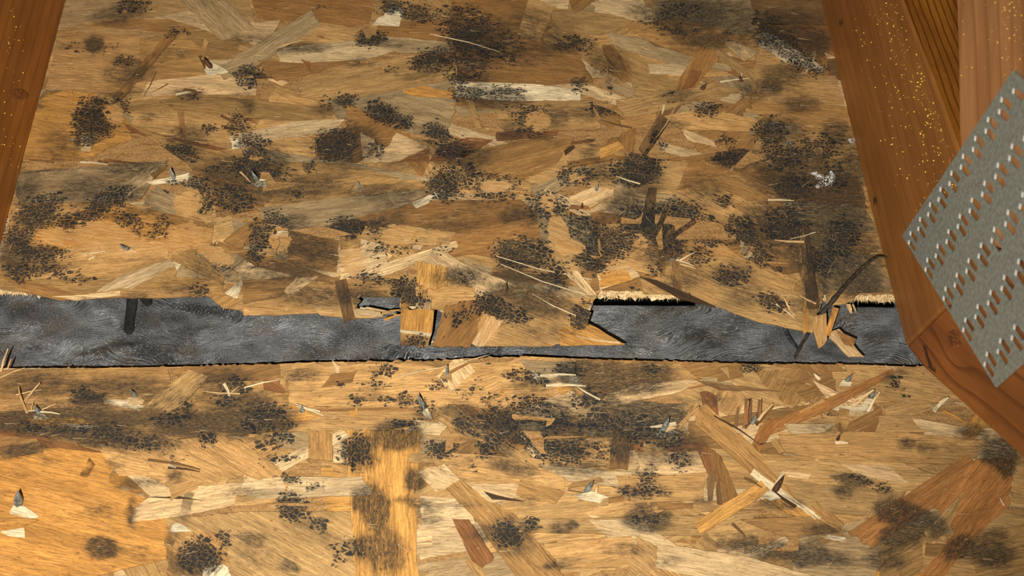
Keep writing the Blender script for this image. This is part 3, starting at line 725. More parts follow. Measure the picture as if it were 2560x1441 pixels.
UPPER = """
W 448,224 498,212 524,226 470,240 g-8;P 420,215 450,205 470,225 430,238 g-20;W 572,346 700,330 692,350 582,372 g-8;P 604,376 690,352 702,370 612,396 g-10;W 640,402 676,380 690,392 650,420 g-30 l.6;W 376,76 420,70 440,84 380,90;P 520,150 600,150 610,170 530,176;W 690,155 745,120 740,112 690,140;S 110,690 540,696 566,738 380,746 130,744 g0;T 560,736 640,740 620,780 575,772 g0
T 140,0 620,0 640,60 350,95 130,85 g2;G 150,0 300,0 305,30 250,46 140,74 g-6;B 205,66 300,48 420,48 525,62 450,84 300,72 g4;P 360,48 470,26 530,46 560,92 500,70 420,46 g8
B 620,-40 960,-40 935,52 850,70 760,46 700,52 640,44 g8;P 600,58 700,50 680,90 640,115 590,90 g0;G 452,0 572,0 640,73 568,98 542,92 g45
T 745,46 900,72 935,108 850,118 735,108 g8;B 945,58 1130,46 1142,116 1000,112 940,84 g3;G 930,88 1130,106 1126,132 1000,132 925,112 g5;W 984,0 1012,26 998,66 930,62 965,28 g10
B 1128,-20 1380,-20 1384,112 1300,132 1132,112 g5;P 1350,0 1424,0 1420,22 1352,14;T 1380,12 1560,42 1580,62 1440,102 1378,70 g4;P 1468,6 1600,-10 1622,28 1560,44 g10;B 1420,-10 1500,-10 1436,36 g-30
G 1640,-20 1870,-20 1905,50 1872,88 1720,98 1640,60 g-8;D 1870,-20 2060,-20 2075,62 1900,62 g4;S 1560,60 1700,50 1880,92 1860,130 1640,118 g6;B 1890,60 2080,60 2095,130 1960,120 g12
B 1135,112 1432,108 1482,205 1300,214 1140,206 g6;W 1140,204 1340,210 1456,228 1452,250 1290,252 1138,242 g2;P 690,120 900,100 1002,124 900,150 700,162 g-3;B 640,150 760,158 882,150 770,186 690,202 g-6
R 752,148 776,154 778,182 g60;R 778,148 792,150 809,183 g60;R 824,140 843,142 846,158 g70;T 745,206 830,180 990,142 1140,132 1136,196 1000,222 880,246 752,242 g-9
S 350,95 480,100 520,130 520,210 345,205 g3;T 148,78 350,90 350,200 300,242 115,216 g4;B22 432,84 288,252;G46 790,44 578,176
G 515,172 562,160 600,182 560,200 g-10;P 370,205 520,186 640,196 640,238 500,236 350,240 g4;W 510,168 540,160 572,180 520,188 g0 l.8
O 108,222 240,234 322,302 330,346 200,402 40,396 g8;T 320,278 560,282 640,310 600,362 430,346 330,312 g4;S 396,250 470,236 600,246 745,262 832,270 826,304 690,302 560,286 436,272 g4;B 443,278 460,280 466,345 451,345
R 308,308 400,336 566,372 540,374 400,352 320,326 g12;P 570,342 740,302 862,298 842,330 700,346 640,362 g-8;B 858,262 880,264 932,286 870,316 g10;O 1004,224 1062,214 1146,236 1140,250 1030,246 g8
G 990,240 1140,245 1120,345 1000,330 920,284 g12;B 788,352 950,292 1022,312 962,370 892,406 792,396 g-35;P 900,332 962,370 992,332 1072,366 1000,402 910,406 g-3;R 990,406 1062,374 1172,344 1232,350 1150,402 g-10
T 1238,254 1480,250 1502,322 1270,332 1240,300 g2;B 1150,380 1400,336 1436,344 1390,412 1310,452 1168,442 g-14;K 1410,376 1432,362 1438,370 1414,388 l.6;R 1240,330 1400,326 1385,340 1240,352 g-2
G 1520,80 1600,94 1720,140 1816,160 1830,178 1700,166 1590,132 1530,112 g17;B 1504,110 1532,112 1572,162 1586,186 1560,206 1520,182 g50;B 1748,104 1802,142 1766,182 1702,262 1680,242 1700,192 1736,140 g115;R 1730,174 1756,178 1710,262 1692,250
T 1764,98 1852,160 1890,186 1886,232 1862,192 1800,152 g40;T 1540,250 1700,226 1790,206 1800,230 1640,282 1560,292 g-12;P 1820,96 1894,130 1860,152 1812,112 g30;W 1898,80 1932,84 2062,170 2050,182 1960,152 1896,112 g30
T 1894,130 1990,182 2088,190 2112,262 1900,252 1880,180 g4;S 1870,250 2112,264 2122,322 1900,302 g3;P 1798,250 1852,228 1860,264 g20;T 1660,290 1760,270 1900,300 1910,330 1700,322 g8
B 1478,258 1532,276 1566,300 1520,324 g28;D 1596,372 1650,280 1702,264 1650,340 1612,392 g112;B 1520,348 1590,318 1582,392 1498,396 g100;P 1698,318 1782,350 1792,368 1720,352 g28;S 1550,300 1640,282 1640,310 1560,330 g-15
B16 1420,412 1560,390;S14 1455,362 1620,398;O 1500,372 1545,352 1560,370 1500,396 g-20;B 1640,402 1872,370 1802,452 1652,482 g-10;T 1900,330 2110,330 2140,400 1960,410 1880,380 g6
S 1720,470 1900,400 1990,440 1990,520 1800,540 g22;R 1878,432 1916,418 1906,440;B 1900,440 2140,440 2170,520 1990,530 g4;T 1690,486 1800,470 1960,540 2050,620 1900,600 1760,540 g25;G 1960,500 2160,520 2190,580 2000,580 g6
G 30,432 300,410 420,402 350,500 50,520 g-3;S 320,310 430,350 640,402 662,502 530,482 470,410 g14;G 420,420 560,440 560,480 470,480 g-4;P 380,412 402,430 290,512 236,502 330,446 g-38;W 366,456 474,432 478,448 384,462 g-6;B 375,436 420,412 412,424 385,446 g-40
G 640,372 860,404 1112,452 1100,472 960,456 700,424 g9;S 652,404 860,408 1000,446 900,470 690,452 g8;B 480,424 642,470 662,520 540,542 530,490 g14;S 20,510 240,505 300,500 180,640 20,640 g-8
O 120,560 300,502 422,558 524,602 400,630 210,642 60,606 g8;T 440,492 500,470 532,520 524,592 444,562 g10;S 640,482 900,440 1110,456 1182,470 900,502 700,524 g-6;G 650,520 862,492 1100,470 1112,482 1080,522 830,562 660,582 g-8
B 1060,502 1302,500 1342,540 1140,582 900,562 830,560 g-4;W 1028,506 1108,470 1116,486 1040,522 g-25 l1.2;T 1190,440 1320,452 1340,500 1180,496 g4;P 1205,450 1262,456 1292,478 1200,490 g6;T 890,592 1000,562 1140,582 1122,612 960,612 g6
B 558,602 640,542 702,562 602,622 g-30;T 640,560 700,560 690,640 640,640 g10;B 540,602 680,642 850,700 832,712 640,666 g14;B 700,572 850,602 842,682 720,662 g10;S 850,592 900,582 900,620 850,622 g0
P 842,622 960,616 980,640 900,692 850,702 g-8;P 858,692 1140,602 1146,617 930,702 g-18;S 0,642 200,662 430,640 442,702 150,742 0,722 g0;S 400,622 500,640 562,690 560,712 430,652 g25
T 60,640 280,600 420,620 420,640 250,690 80,700 g-6;P 300,690 420,650 440,660 330,722 240,730 g-22;B 0,690 120,712 210,744 150,752 60,730 g12;T 205,740 300,722 440,726 520,734 380,744 g-2;P 130,742 300,728 300,738 190,752 g2
W 560,735 612,692 600,728 586,770 552,768 g-45;S 520,742 560,736 604,752 585,772 556,772 g-30;T 606,712 832,702 902,752 880,778 700,788 608,786 g6;P 690,706 802,688 722,742 g-14;B 606,702 740,692 700,742 608,760 g-4;T 610,770 700,775 790,778 700,788 608,788
T 780,760 930,776 955,792 900,796 800,788 g4;P 870,770 950,780 958,792 870,790 g4
D30 850,700 874,804 g82;S 905,690 1000,700 1000,742 905,742 g0
T 1000,690 1060,680 1050,760 1000,770 g-70;P 1055,652 1095,622 1150,652 1142,700 1060,680 g32;O 1044,652 1122,668 1118,716 1040,722 g100;B 1010,720 1060,716 1050,760 1002,768 g100
T 1070,720 1190,706 1190,752 1060,768 g0;G 1150,640 1300,702 1482,722 1492,746 1380,742 1180,682 g24;P 1120,640 1160,660 1400,760 1470,790 1440,800 1200,740 g27;B 1230,672 1360,690 1340,712 1226,690 g8;S 1238,602 1342,602 1352,682 1232,672 g2
T 1190,746 1290,712 1400,742 1478,782 1470,832 1380,866 1210,866 1180,800 g20 z.3;O 1400,820 1470,808 1562,862 1400,864 g22 z.1;P 1215,790 1260,800 1210,866 1180,860 g-70
G38 1060,742 1052,865 g95;O 1003,772 1085,776 1080,832 1000,828 g95 z.5;S 1002,828 1078,836 1068,868 1000,862 g95 z.5;W 1000,824 1078,834 1076,842 1000,832 g4
B 1112,762 1192,752 1222,782 1176,868 1080,866 1090,840 g-55 z.5 l.6
P 1348,622 1382,602 1492,736 1468,738 g50;O 1362,640 1420,688 1405,700 1352,650 g48;P 1338,502 1362,468 1482,522 1472,546 1400,520 g18;R 1428,512 1472,515 1478,526 1420,523;G 1340,540 1480,542 1500,640 1360,620 g22
T 1300,610 1420,600 1500,660 1400,690 g15;T 1500,560 1640,560 1650,690 1500,660 g10;P 1490,680 1560,650 1600,690 1500,726 g-4;O 1495,684 1560,672 1582,700 1500,720 g0;T 1600,700 1660,690 1745,740 1610,734 g24;B 1655,560 1686,564 1706,732 1688,736 1660,640
D 1620,470 1642,470 1636,560 1600,572 g100;R 1680,586 1735,545 1741,556 1690,592;S 1655,600 1800,600 1900,690 1760,690 g20
T 1690,640 1850,642 2000,702 1960,780 1780,762 1720,742 g22;T 1780,700 2000,730 2052,762 2032,832 1900,806 1790,766 g14 z.2;K 1605,694 1640,700 1742,744 1790,768 1700,748 g22 l.4
G 2000,560 2200,660 2238,730 2060,732 g28;S 1820,560 2000,560 2060,660 1900,650 g25
D30 2006,562 2034,770 g84;S 1988,560 2010,560 2020,700 2000,690 g84;T 2040,790 2066,782 2068,850 2046,872 2030,812 g88 z.4;O 2008,755 2022,750 2024,826 2008,836 g88 z.3
P 2080,828 2098,822 2160,893 2122,893 2072,844 g43 z.3;B 2090,824 2140,848 2132,868 2110,862 g40;O16 2068,838 2090,770 z.6;T 2065,735 2110,722 2150,735 2110,762 2066,765 g0
"""
def rand_chips(parent, n, box, rnd, clamp):
    for _ in range(n):
        cx, cy = rnd.uniform(box[0], box[1]), rnd.uniform(box[2], box[3])
        L, W = rnd.uniform(40, 170), rnd.uniform(9, 34)
        a = rnd.gauss(0, .22) if rnd.random() < .6 else rnd.uniform(-1.4, 1.4)
        u, v = (math.cos(a), math.sin(a)), (-math.sin(a), math.cos(a))
        q = [(-L / 2, -W / 2 * rnd.uniform(.1, 1)), (L / 2, -W / 2 * rnd.uniform(.1, 1)), (L / 2 * rnd.uniform(.7, 1), W / 2), (-L / 2 * rnd.uniform(.7, 1), W / 2)]
        make_strand(parent, [(cx + u[0] * p + v[0] * s_, cy + u[1] * p + v[1] * s_) for p, s_ in q], PAL[rnd.choices('PTBRSWG', (3, 3, 3, 1, 3, 1, 3))[0]], rnd, a, clamp=clamp, cell=26)
rand_chips(upper, 34, (60, 2150, 0, 720), random.Random(41), lambda x, y: (x, min(y, UP_CLAMP(x))))
rand_chips(lower, 50, (0, 2540, 915, 1441), random.Random(42), lambda x, y: (x, max(y, LO_CLAMP(x))))
parse(upper, UPPER, random.Random(21))

LOWER = """
S 0,924 420,920 430,1000 100,1010 -20,990 g-4;T 0,1000 260,990 420,1010 300,1060 0,1050 g-3;B 420,918 700,912 700,960 480,970 g-10;S 480,960 720,950 720,1040 500,1060 g-6
T 712,926 900,910 1330,906 1442,950 1340,1012 1000,1024 700,1012 g-2;G 1300,900 1440,906 1450,940 1330,944 g6;W 1330,934 1440,938 1462,968 1360,960 1335,950 g4 l1.0;P 1350,944 1438,944 1440,958 1350,958 g3
B 826,938 892,926 882,956 802,970 g-12;S 985,906 1110,904 1180,908 1120,922 g15;P 830,900 848,918 850,936 835,930 g70
T 470,924 522,942 480,990 432,1030 352,1026 402,978 g-38 l-1;W 258,1000 330,1000 362,1018 350,1026 270,1012 g3;D 165,1000 262,985 258,1008 190,1012 g-8;S 340,975 428,966 400,985 g-10
S 0,1030 200,1018 480,1040 700,1020 712,1080 400,1100 160,1110 0,1075 g3;O 70,1046 200,1044 240,1068 150,1068 80,1062 g4;W 150,1060 250,1066 200,1076 g4
T 690,945 712,945 712,972 670,972;R 660,950 700,948 712,985 660,975 g30
T 700,1020 1040,1016 1080,1060 900,1082 700,1078 g1;B7 790,1026 1050,1022;P 1040,1050 1120,1060 1100,1090 1010,1080 g0
O -60,1108 250,1130 330,1200 522,1372 400,1402 0,1500 -60,1480 g14;R -20,1072 100,1088 252,1132 120,1120 0,1092 g14;S 0,1090 90,1098 110,1130 0,1150 g-10;T 240,1110 420,1090 520,1130 420,1190 300,1190 g12
O -20,1334 190,1388 150,1470 -20,1470 g12 z.3;T 330,1110 560,1090 700,1170 520,1210 380,1180 g24;T 500,1080 600,1100 720,1190 640,1200 480,1120 g32;T 410,1300 600,1280 880,1280 890,1470 640,1480 430,1350 g29;B 410,1350 520,1330 560,1441 420,1441 g40
S 440,1320 560,1340 580,1420 490,1460 430,1400 g35;W 425,1330 440,1306 482,1330 430,1332 l1;W 0,1330 60,1320 62,1346 20,1340 l.5;W 510,1420 560,1410 600,1470 500,1470 g-50
P 328,1306 340,1268 400,1224 640,1204 702,1200 660,1248 460,1290 g-8;K 370,1244 440,1240 520,1252 440,1248 g2;T 1070,1130 1400,1150 1412,1222 1300,1236 1100,1180 g6
O 868,1078 1050,1075 1048,1130 1042,1290 1040,1400 1055,1480 885,1480 878,1290 870,1180 g90 z.3;S 770,1078 832,1078 831,1152 772,1146 g88;P 833,1100 868,1122 866,1160 834,1158 g10;S 832,1158 870,1158 870,1195 835,1185 g10
P 640,1192 905,1194 930,1226 910,1240 800,1242 640,1250 600,1220 g-2 z.3;P 1050,1240 1170,1250 1190,1310 1052,1325 g0;P 1044,1320 1140,1330 1210,1370 1050,1400 g3
B 1120,1010 1202,1020 1322,1110 1302,1142 1240,1132 g34;T 1060,1030 1132,1010 1342,1162 1352,1182 1150,1082 g32;S 1085,1196 1132,1188 1292,1292 1432,1470 1310,1470 1182,1292 g45 z.3;R 1130,1300 1172,1300 1236,1396 1206,1420 1180,1402 g58
P 1040,1180 1110,1160 1150,1200 1090,1230 g20;P 1170,1210 1290,1210 1310,1240 1230,1260 g8;K 1208,1228 1240,1238 1310,1254 1230,1250 g12
T 1440,900 1700,908 1760,960 1600,1000 1440,970 g-4;P 1440,1010 1600,960 1760,950 1700,980 1520,1020 g-10;G 1440,1020 1720,1010 1720,1090 1460,1090 g-4;S 1390,1040 1450,1040 1460,1090 1360,1090 g4
T 1360,1100 1540,1090 1540,1160 1360,1180 g4;B46 1556,1076 1546,1174 g94;R 1580,1112 1762,1106 1768,1128 1592,1132 g-2;P 1350,1162 1580,1182 1582,1222 1420,1202 g6;P 1590,1130 1760,1132 1770,1180 1600,1190 g2
T 1540,1190 1760,1190 1760,1250 1560,1260 g2;W 1432,1240 1470,1236 1522,1244 1500,1258 g3 l1;S 1440,1205 1500,1192 1510,1205 1420,1222 g-6;T 1240,1300 1760,1290 1760,1340 1240,1330 g2;P 1470,1300 1600,1300 1740,1400 1560,1380 g12
T 1360,1360 1580,1340 1600,1420 1400,1420 g-6;S 1300,1200 1410,1230 1390,1260 1290,1240 g18;T 1590,1340 1700,1400 1740,1470 1560,1470 g40
T 1800,920 1900,916 2060,990 1980,1020 1860,990 g20;S 1880,926 2010,924 2062,1000 1960,1012 g-60;R 1750,980 1790,990 1800,1060 1760,1020 g55;B 1960,960 2080,930 2160,950 2020,1000 g-20;D 1735,950 1840,965 1960,980 1800,975 g8
P 2030,950 2090,980 2180,1012 2070,1000 g24;W 2070,1020 2170,1010 2176,1028 2100,1030 g6 l.8;T 1960,1040 2300,1040 2330,1080 2000,1090 g2
T 2080,930 2300,920 2420,1000 2300,1010 2100,990 g10;R 1740,1120 1770,1118 1800,1200 1780,1210 g75;B 1764,1116 1802,1140 1846,1242 1810,1266 1802,1202 g78;D 1768,1196 1790,1172 1780,1260 1770,1250 g95
S 1738,1020 1764,1010 1920,1150 2112,1312 2104,1326 1900,1202 1740,1062 g42 z.5 l.8;W18 1880,1180 2048,1302 z.4;O 1940,1230 2050,1300 2040,1312 1900,1250 g36;O34 1746,1322 1912,1216 z.3;S 1850,1300 2030,1290 2100,1330 1960,1342 g4
N 1898,1066 2062,1000 2232,922 2236,934 2082,1022 1920,1090 g-24 z.6 l.5;N 1900,1066 1920,1050 1950,1050 1900,1130 1880,1112 g-60 l.8;D 1862,998 1880,996 1878,1060 1862,1072 l3 g92;D 1896,1000 1902,1000 1898,1055 1888,1055 g92 l3;R 1928,1012 1934,1018 1892,1066 1886,1058 l4
B 2100,1060 2140,1048 2202,1018 2182,1102 2090,1112 g-30 l.6;P 2280,1046 2430,1070 2360,1096 2300,1070 g10;W 2370,1000 2340,1028 2330,1022 2362,996 l3;P 1960,1060 2090,1060 2060,1082 1980,1086 g2
T 1940,1080 2240,1080 2460,1100 2420,1160 2100,1160 1960,1130 g3;T 1900,1150 2260,1160 2400,1210 2250,1230 1960,1210 g4;P 2100,1160 2220,1165 2272,1210 2150,1190 g14;T 1960,1200 2250,1230 2160,1290 2020,1280 g5;P 1960,1178 2030,1186 2020,1198 1970,1192 g8
N 2120,1332 2420,1136 2440,1160 2442,1200 2300,1290 2180,1370 g-33 z.3;N 2330,1260 2440,1150 2532,1152 2526,1262 2440,1342 2360,1441 2300,1441 2390,1330 g-50 z.4;T 2310,1330 2400,1240 2410,1230 2370,1330 2320,1360 g-50;S 2200,1360 2310,1340 2310,1420 2240,1470 2200,1441 g-30;G 1980,1380 2150,1340 2220,1400 2160,1470 1980,1441 g6
S 2430,1340 2620,1300 2640,1441 2440,1441 g-10;T 2530,1160 2680,1160 2680,1300 2530,1260 g10;P 1640,1360 1860,1390 2060,1450 1860,1470 1640,1420 g10
"""
parse(lower, LOWER, random.Random(22))

# ---- raised splinters (parts of their boards): x0 y0 z0 x1 y1 z1 width colour   (z in mm above the board face)
def splinter(parent, x0, y0, z0, x1, y1, z1, w, key, taper=0.35):
    a, b = deck(x0, y0, z0 * MM + zat(x0, y0)), deck(x1, y1, z1 * MM + zat(x1, y1))
    d = (b - a)
    L = d.length
    X = d.normalized()
    Y = Vector((0, 0, 1)).cross(X).normalized()
    Z = X.cross(Y)
    hw, ht = w * .00025 * .78 / 2, max(.0002, w * .00025 * .16)
    V = []
    for f, s in ((0, 1.0), (.55, .85), (1.0, taper)):
        bow = math.sin(f * math.pi) * L * .03
        for sy, sz in ((-1, -1), (1, -1), (1, 1), (-1, 1)):
            V.append((f * L, sy * hw * s + bow, sz * ht * s))
    F = [(3, 2, 1, 0), (8, 9, 10, 11)]
    for k in (0, 4):
        for i in range(4):
            j = (i + 1) % 4
            F.append((k + i, k + j, k + 4 + j, k + 4 + i))
    M = Matrix((X, Y, Z)).transposed().to_4x4()
    M.translation = a
    me = mesh('splinter', V, F)
    n = len(V)
    fattr(me, 'mold', [0] * n); fattr(me, 'smear', [0] * n); fattr(me, 'bare', [0] * n)
    return link('splinter', me, M_STRAND, parent, M, rgb(*(min(255, c * .95 + 6) for c in PAL[key])))

SPL_LOW = """
68 1034 0 45 968 7 7 T|62 1005 1 100 958 6 8 P|40 988 1 105 975 2 4 P|78 1030 0 83 1005 4 4 T|105 1025 0 142 1010 4 4 P|70 1028 .5 100 1028 1 4 W|100 1030 1 150 1036 1 6 W|2 930 1 20 872 7 7 P|20 922 0 28 898 4 6 T
0 945 0 62 920 1 4 P|600 985 1 505 978 2 5 P|560 960 .5 575 992 2 10 W|570 990 1 600 965 1 4 P|610 970 1 700 950 1 4 W|800 1030 .5 740 1010 3 5 W|742 1016 3 808 1040 .3 4 W|1100 925 1 1218 890 5 5 P|990 945 0 1110 918 2 3 W
1080 938 .3 1118 915 2 14 T|1120 935 .3 1170 910 1 10 B|1058 1020 0 1072 1045 .5 16 W|1700 1065 .5 1748 1018 5 12 T|1690 1060 .3 1625 1068 1 12 W|1660 1078 .3 1690 1070 1 14 P|1862 1072 .5 1872 1002 8 14 R|1900 1055 .5 1903 1000 8 8 R
1885 1066 .5 1932 1010 8 9 P|1840 1070 .5 1845 1020 4 9 D|2130 1018 .5 2185 975 5 12 P|2170 1030 .5 2200 980 4 6 W|2140 1000 .5 2168 985 3 6 W|2050 950 .4 2035 935 2 10 W|1960 1180 .5 1905 1250 .5 7 W|1990 1268 .5 1930 1225 .8 10 K
2105 1085 .4 2098 1060 4 7 D|2088 1108 .3 2120 1108 1 10 W|2350 1010 1 2372 994 6 12 W|2335 1030 .3 2362 1000 4 10 W|2320 1010 .3 2340 1026 3 8 P|2360 1030 .3 2410 1055 .5 9 O|1490 1235 .5 1494 1218 5 6 W|1420 1226 .3 1525 1250 .3 4 D
1500 1000 .3 1440 965 2 6 W|1350 940 .6 1440 938 3 8 W|1365 965 .6 1465 966 1 8 W|1785 1040 .3 1900 1112 .3 4 K|1900 1112 .3 1916 1108 1 5 K|2060 1000 .3 2000 1030 .4 10 T|1745 1010 .5 1720 1045 .5 8 T|1955 1240 .6 2040 1300 .6 6 W
1800 1262 .5 1796 1200 1 16 D|1830 1310 .3 1870 1350 .3 10 D|1860 1195 .5 1905 1220 .5 8 D|330 1010 .5 358 1008 1 10 P|420 1170 1 500 1180 .4 6 K|370 1150 .3 500 1175 1.5 8 D|420 1163 .5 440 1170 2 8 W|2510 1265 .5 2500 1245 3 5 W
"""
SPL_UP = """
500 140 0 512 172 1 12 D|505 146 1 560 172 1 6 W|1800 205 .5 1872 196 .5 6 W|1853 195 1 1856 182 4 4 W|1470 525 .5 1540 490 .5 6 T|1600 460 .5 1540 440 .5 5 W|1700 652 .3 1735 632 3 5 W|1690 650 .3 1735 665 1 6 W|1700 660 .3 1740 672 .6 4 P
2010 605 .3 1935 600 2 8 P|2040 580 .4 1975 598 2 4 W|1920 500 .4 1985 502 .6 7 W|640 452 .3 665 450 .5 8 W|600 430 .3 625 455 2 7 P|560 320 .3 600 325 2 9 K|552 290 .5 592 312 2 10 D|1035 612 .3 1062 598 2 4 P|690 585 .5 720 580 1 14 W
1010 600 .3 1062 612 .5 5 W|200 405 .3 270 412 1 7 W|245 402 .5 270 408 2 6 D|205 640 .5 265 628 1.5 5 W|222 650 .3 240 640 1 7 W|1750 760 .3 1600 692 1.5 7 K|1960 775 .3 1930 738 2 8 K|1985 790 .3 1960 745 2 7 P|1940 760 .3 1990 800 1 4 W
2040 760 .3 2000 740 1 6 P|900 770 .3 960 780 .6 4 W|915 770 .2 1000 790 .5 8 P|960 800 .3 1010 785 .6 9 O|955 785 .3 1000 775 .6 10 T|1480 700 .3 1240 640 .6 4 W|1490 745 .3 1250 660 .6 4 W|1440 790 .3 1330 735 .6 3 W|1100 470 .6 1022 508 1.5 6 D
1310 480 .3 1240 470 .5 4 T|1560 862 .3 1470 830 1 6 T|1550 858 .2 1440 840 .4 5 W|2120 762 .2 2128 784 .3 14 P|2132 762 .2 2140 782 .3 6 P|1580 320 .5 1500 300 .5 8 D|1660 262 .3 1655 285 1 9 W|1690 265 .4 1640 345 .6 4 P
390 180 .3 360 240 .5 5 D|420 210 .4 380 230 .5 4 D|460 225 .5 500 232 2 14 D|440 236 .5 505 226 2 8 W|480 240 .4 510 222 2 6 K|600 350 .3 640 370 2 8 K|310 330 .4 560 372 .4 3 D|690 120 .3 760 100 .4 6 P|1075 85 .3 1250 130 .4 3 W
"""
for par, txt in ((lower, SPL_LOW), (upper, SPL_UP)):
    for l in txt.strip().split('\n'):
        for s in l.split('|'):
            w = s.split()
            splinter(par, *[float(q) for q in w[:7]], w[7])

# ---- fine loose fibres lying on the faces and frayed torn edges: too many and too small to count
def slivers(parent, name, items, mats):
    V, F, mi = [], [], []
    for (a, b, w, m) in items:
        X = (b - a).normalized()
        Y = Vector((0, 0, 1)).cross(X)
        Y = Y.normalized() if Y.length > 1e-6 else Vector((1, 0, 0))
        Z = X.cross(Y)
        k = len(V)
        V += [a + Y * w, a - Y * w, a + Z * w, b]
        F += [(k, k + 2, k + 3), (k + 2, k + 1, k + 3), (k + 1, k, k + 3)]
        mi += [m] * 3
    o = link(name, mesh(name, V, F, mi), mats, parent)
    o['kind'] = 'stuff'
    return o

def loose_fibres(parent, box, rnd, n):
    it = []
    for _ in range(n):
        x, y = rnd.uniform(box[0], box[1]), rnd.uniform(box[2], box[3])
        a = rnd.gauss(0, .14) if rnd.random() < .85 else rnd.uniform(-1.2, 1.2)
        L = rnd.uniform(8, 46)
        x1, y1 = x + L * math.cos(a), y + L * math.sin(a)
        if parent is upper and max(y, y1) > UP_CLAMP(x) - 12:
            continue
        if parent is lower and min(y, y1) < LO_CLAMP(x) + 8:
            continue
        z0 = zat(x, y)
        it.append((deck(x, y, z0 + .00012), deck(x1, y1, zat(x1, y1) + .0002), rnd.uniform(.00005, .00013), 0 if rnd.random() < .55 else 1))
    slivers(parent, 'loose_fibres', it, [M_FIB_P, M_FIB_D])
loose_fibres(upper, (0, 2220, 0, 790), random.Random(3), 700)
loose_fibres(lower, (0, 2540, 905, 1441), random.Random(4), 600)

def fray(parent, segs, rnd):
    it = []
    for (x0, y0, x1, y1, n, zlo, zhi, ln) in segs:
        for _ in range(int(n * 2.2)):
            f = rnd.random()
            x, y = x0 + (x1 - x0) * f, y0 + (y1 - y0) * f
            z = rnd.uniform(zlo, zhi)
            q = deck(x, y, 0)
            a = Vector((q.x, q.y + .001, z))
            b = a + Vector((rnd.gauss(0, .0012), -abs(rnd.gauss(ln, ln * .4)), rnd.gauss(-.0006, .0008)))
            it.append((a, b, rnd.uniform(.00012, .0004), 0))
    slivers(parent, 'frayed_fibres', it, [M_FIB_P])
fray(upper, [(-20, 719, 100, 722, 120, -.0072, -.0005, .0022), (1490, 727, 1740, 731, 260, -.0072, -.0005, .0022), (2060, 735, 2240, 738, 190, -.0072, -.0005, .0022), (130, 706, 520, 706, 120, -.0072, -.001, .002),
             (600, 775, 900, 784, 60, -.0006, .0008, .0018), (1790, 760, 2030, 815, 80, -.0006, .0008, .003), (905, 712, 1000, 715, 40, -.006, 0, .003), (1080, 858, 1200, 860, 30, 0, .001, .0012)], random.Random(5))
fray(lower, [(0, 930, 2300, 922, 150, -.004, .0006, -.0022)], random.Random(6))

# ------------------------------------------------------------------ timbers: members of the truss on the right, rafter on the left
def side_plane(pa, pb, right):
    a, b = deck(*pa), deck(*pb)
    e1 = (a - b).normalized()
    n = e1.cross(Vector((0, 0, 1))).normalized()
    if (n.x > 0) == right:
        n = -n
    return a, n
PR, NR = side_plane((2050, 0), (2262, 868), True)      # normal towards the bay (left)
PL, NL = side_plane((167, 0), (3, 616), False)

def inset(poly, d):
    n = len(poly)
    out = []
    for i in range(n):
        p0, p1, p2 = (np.array(poly[(i + k) % n]) for k in (-1, 0, 1))
        e0, e1 = (p1 - p0) / np.linalg.norm(p1 - p0), (p2 - p1) / np.linalg.norm(p2 - p1)
        n0, n1 = np.array((-e0[1], e0[0])), np.array((-e1[1], e1[0]))
        A = np.array((n0, n1))
        rhs = np.array((n0 @ (p0 + n0 * d), n1 @ (p1 + n1 * d)))
        out.append(tuple(np.linalg.solve(A, rhs)) if abs(np.linalg.det(A)) > 1e-4 else tuple(p1 + n0 * d))
    return out

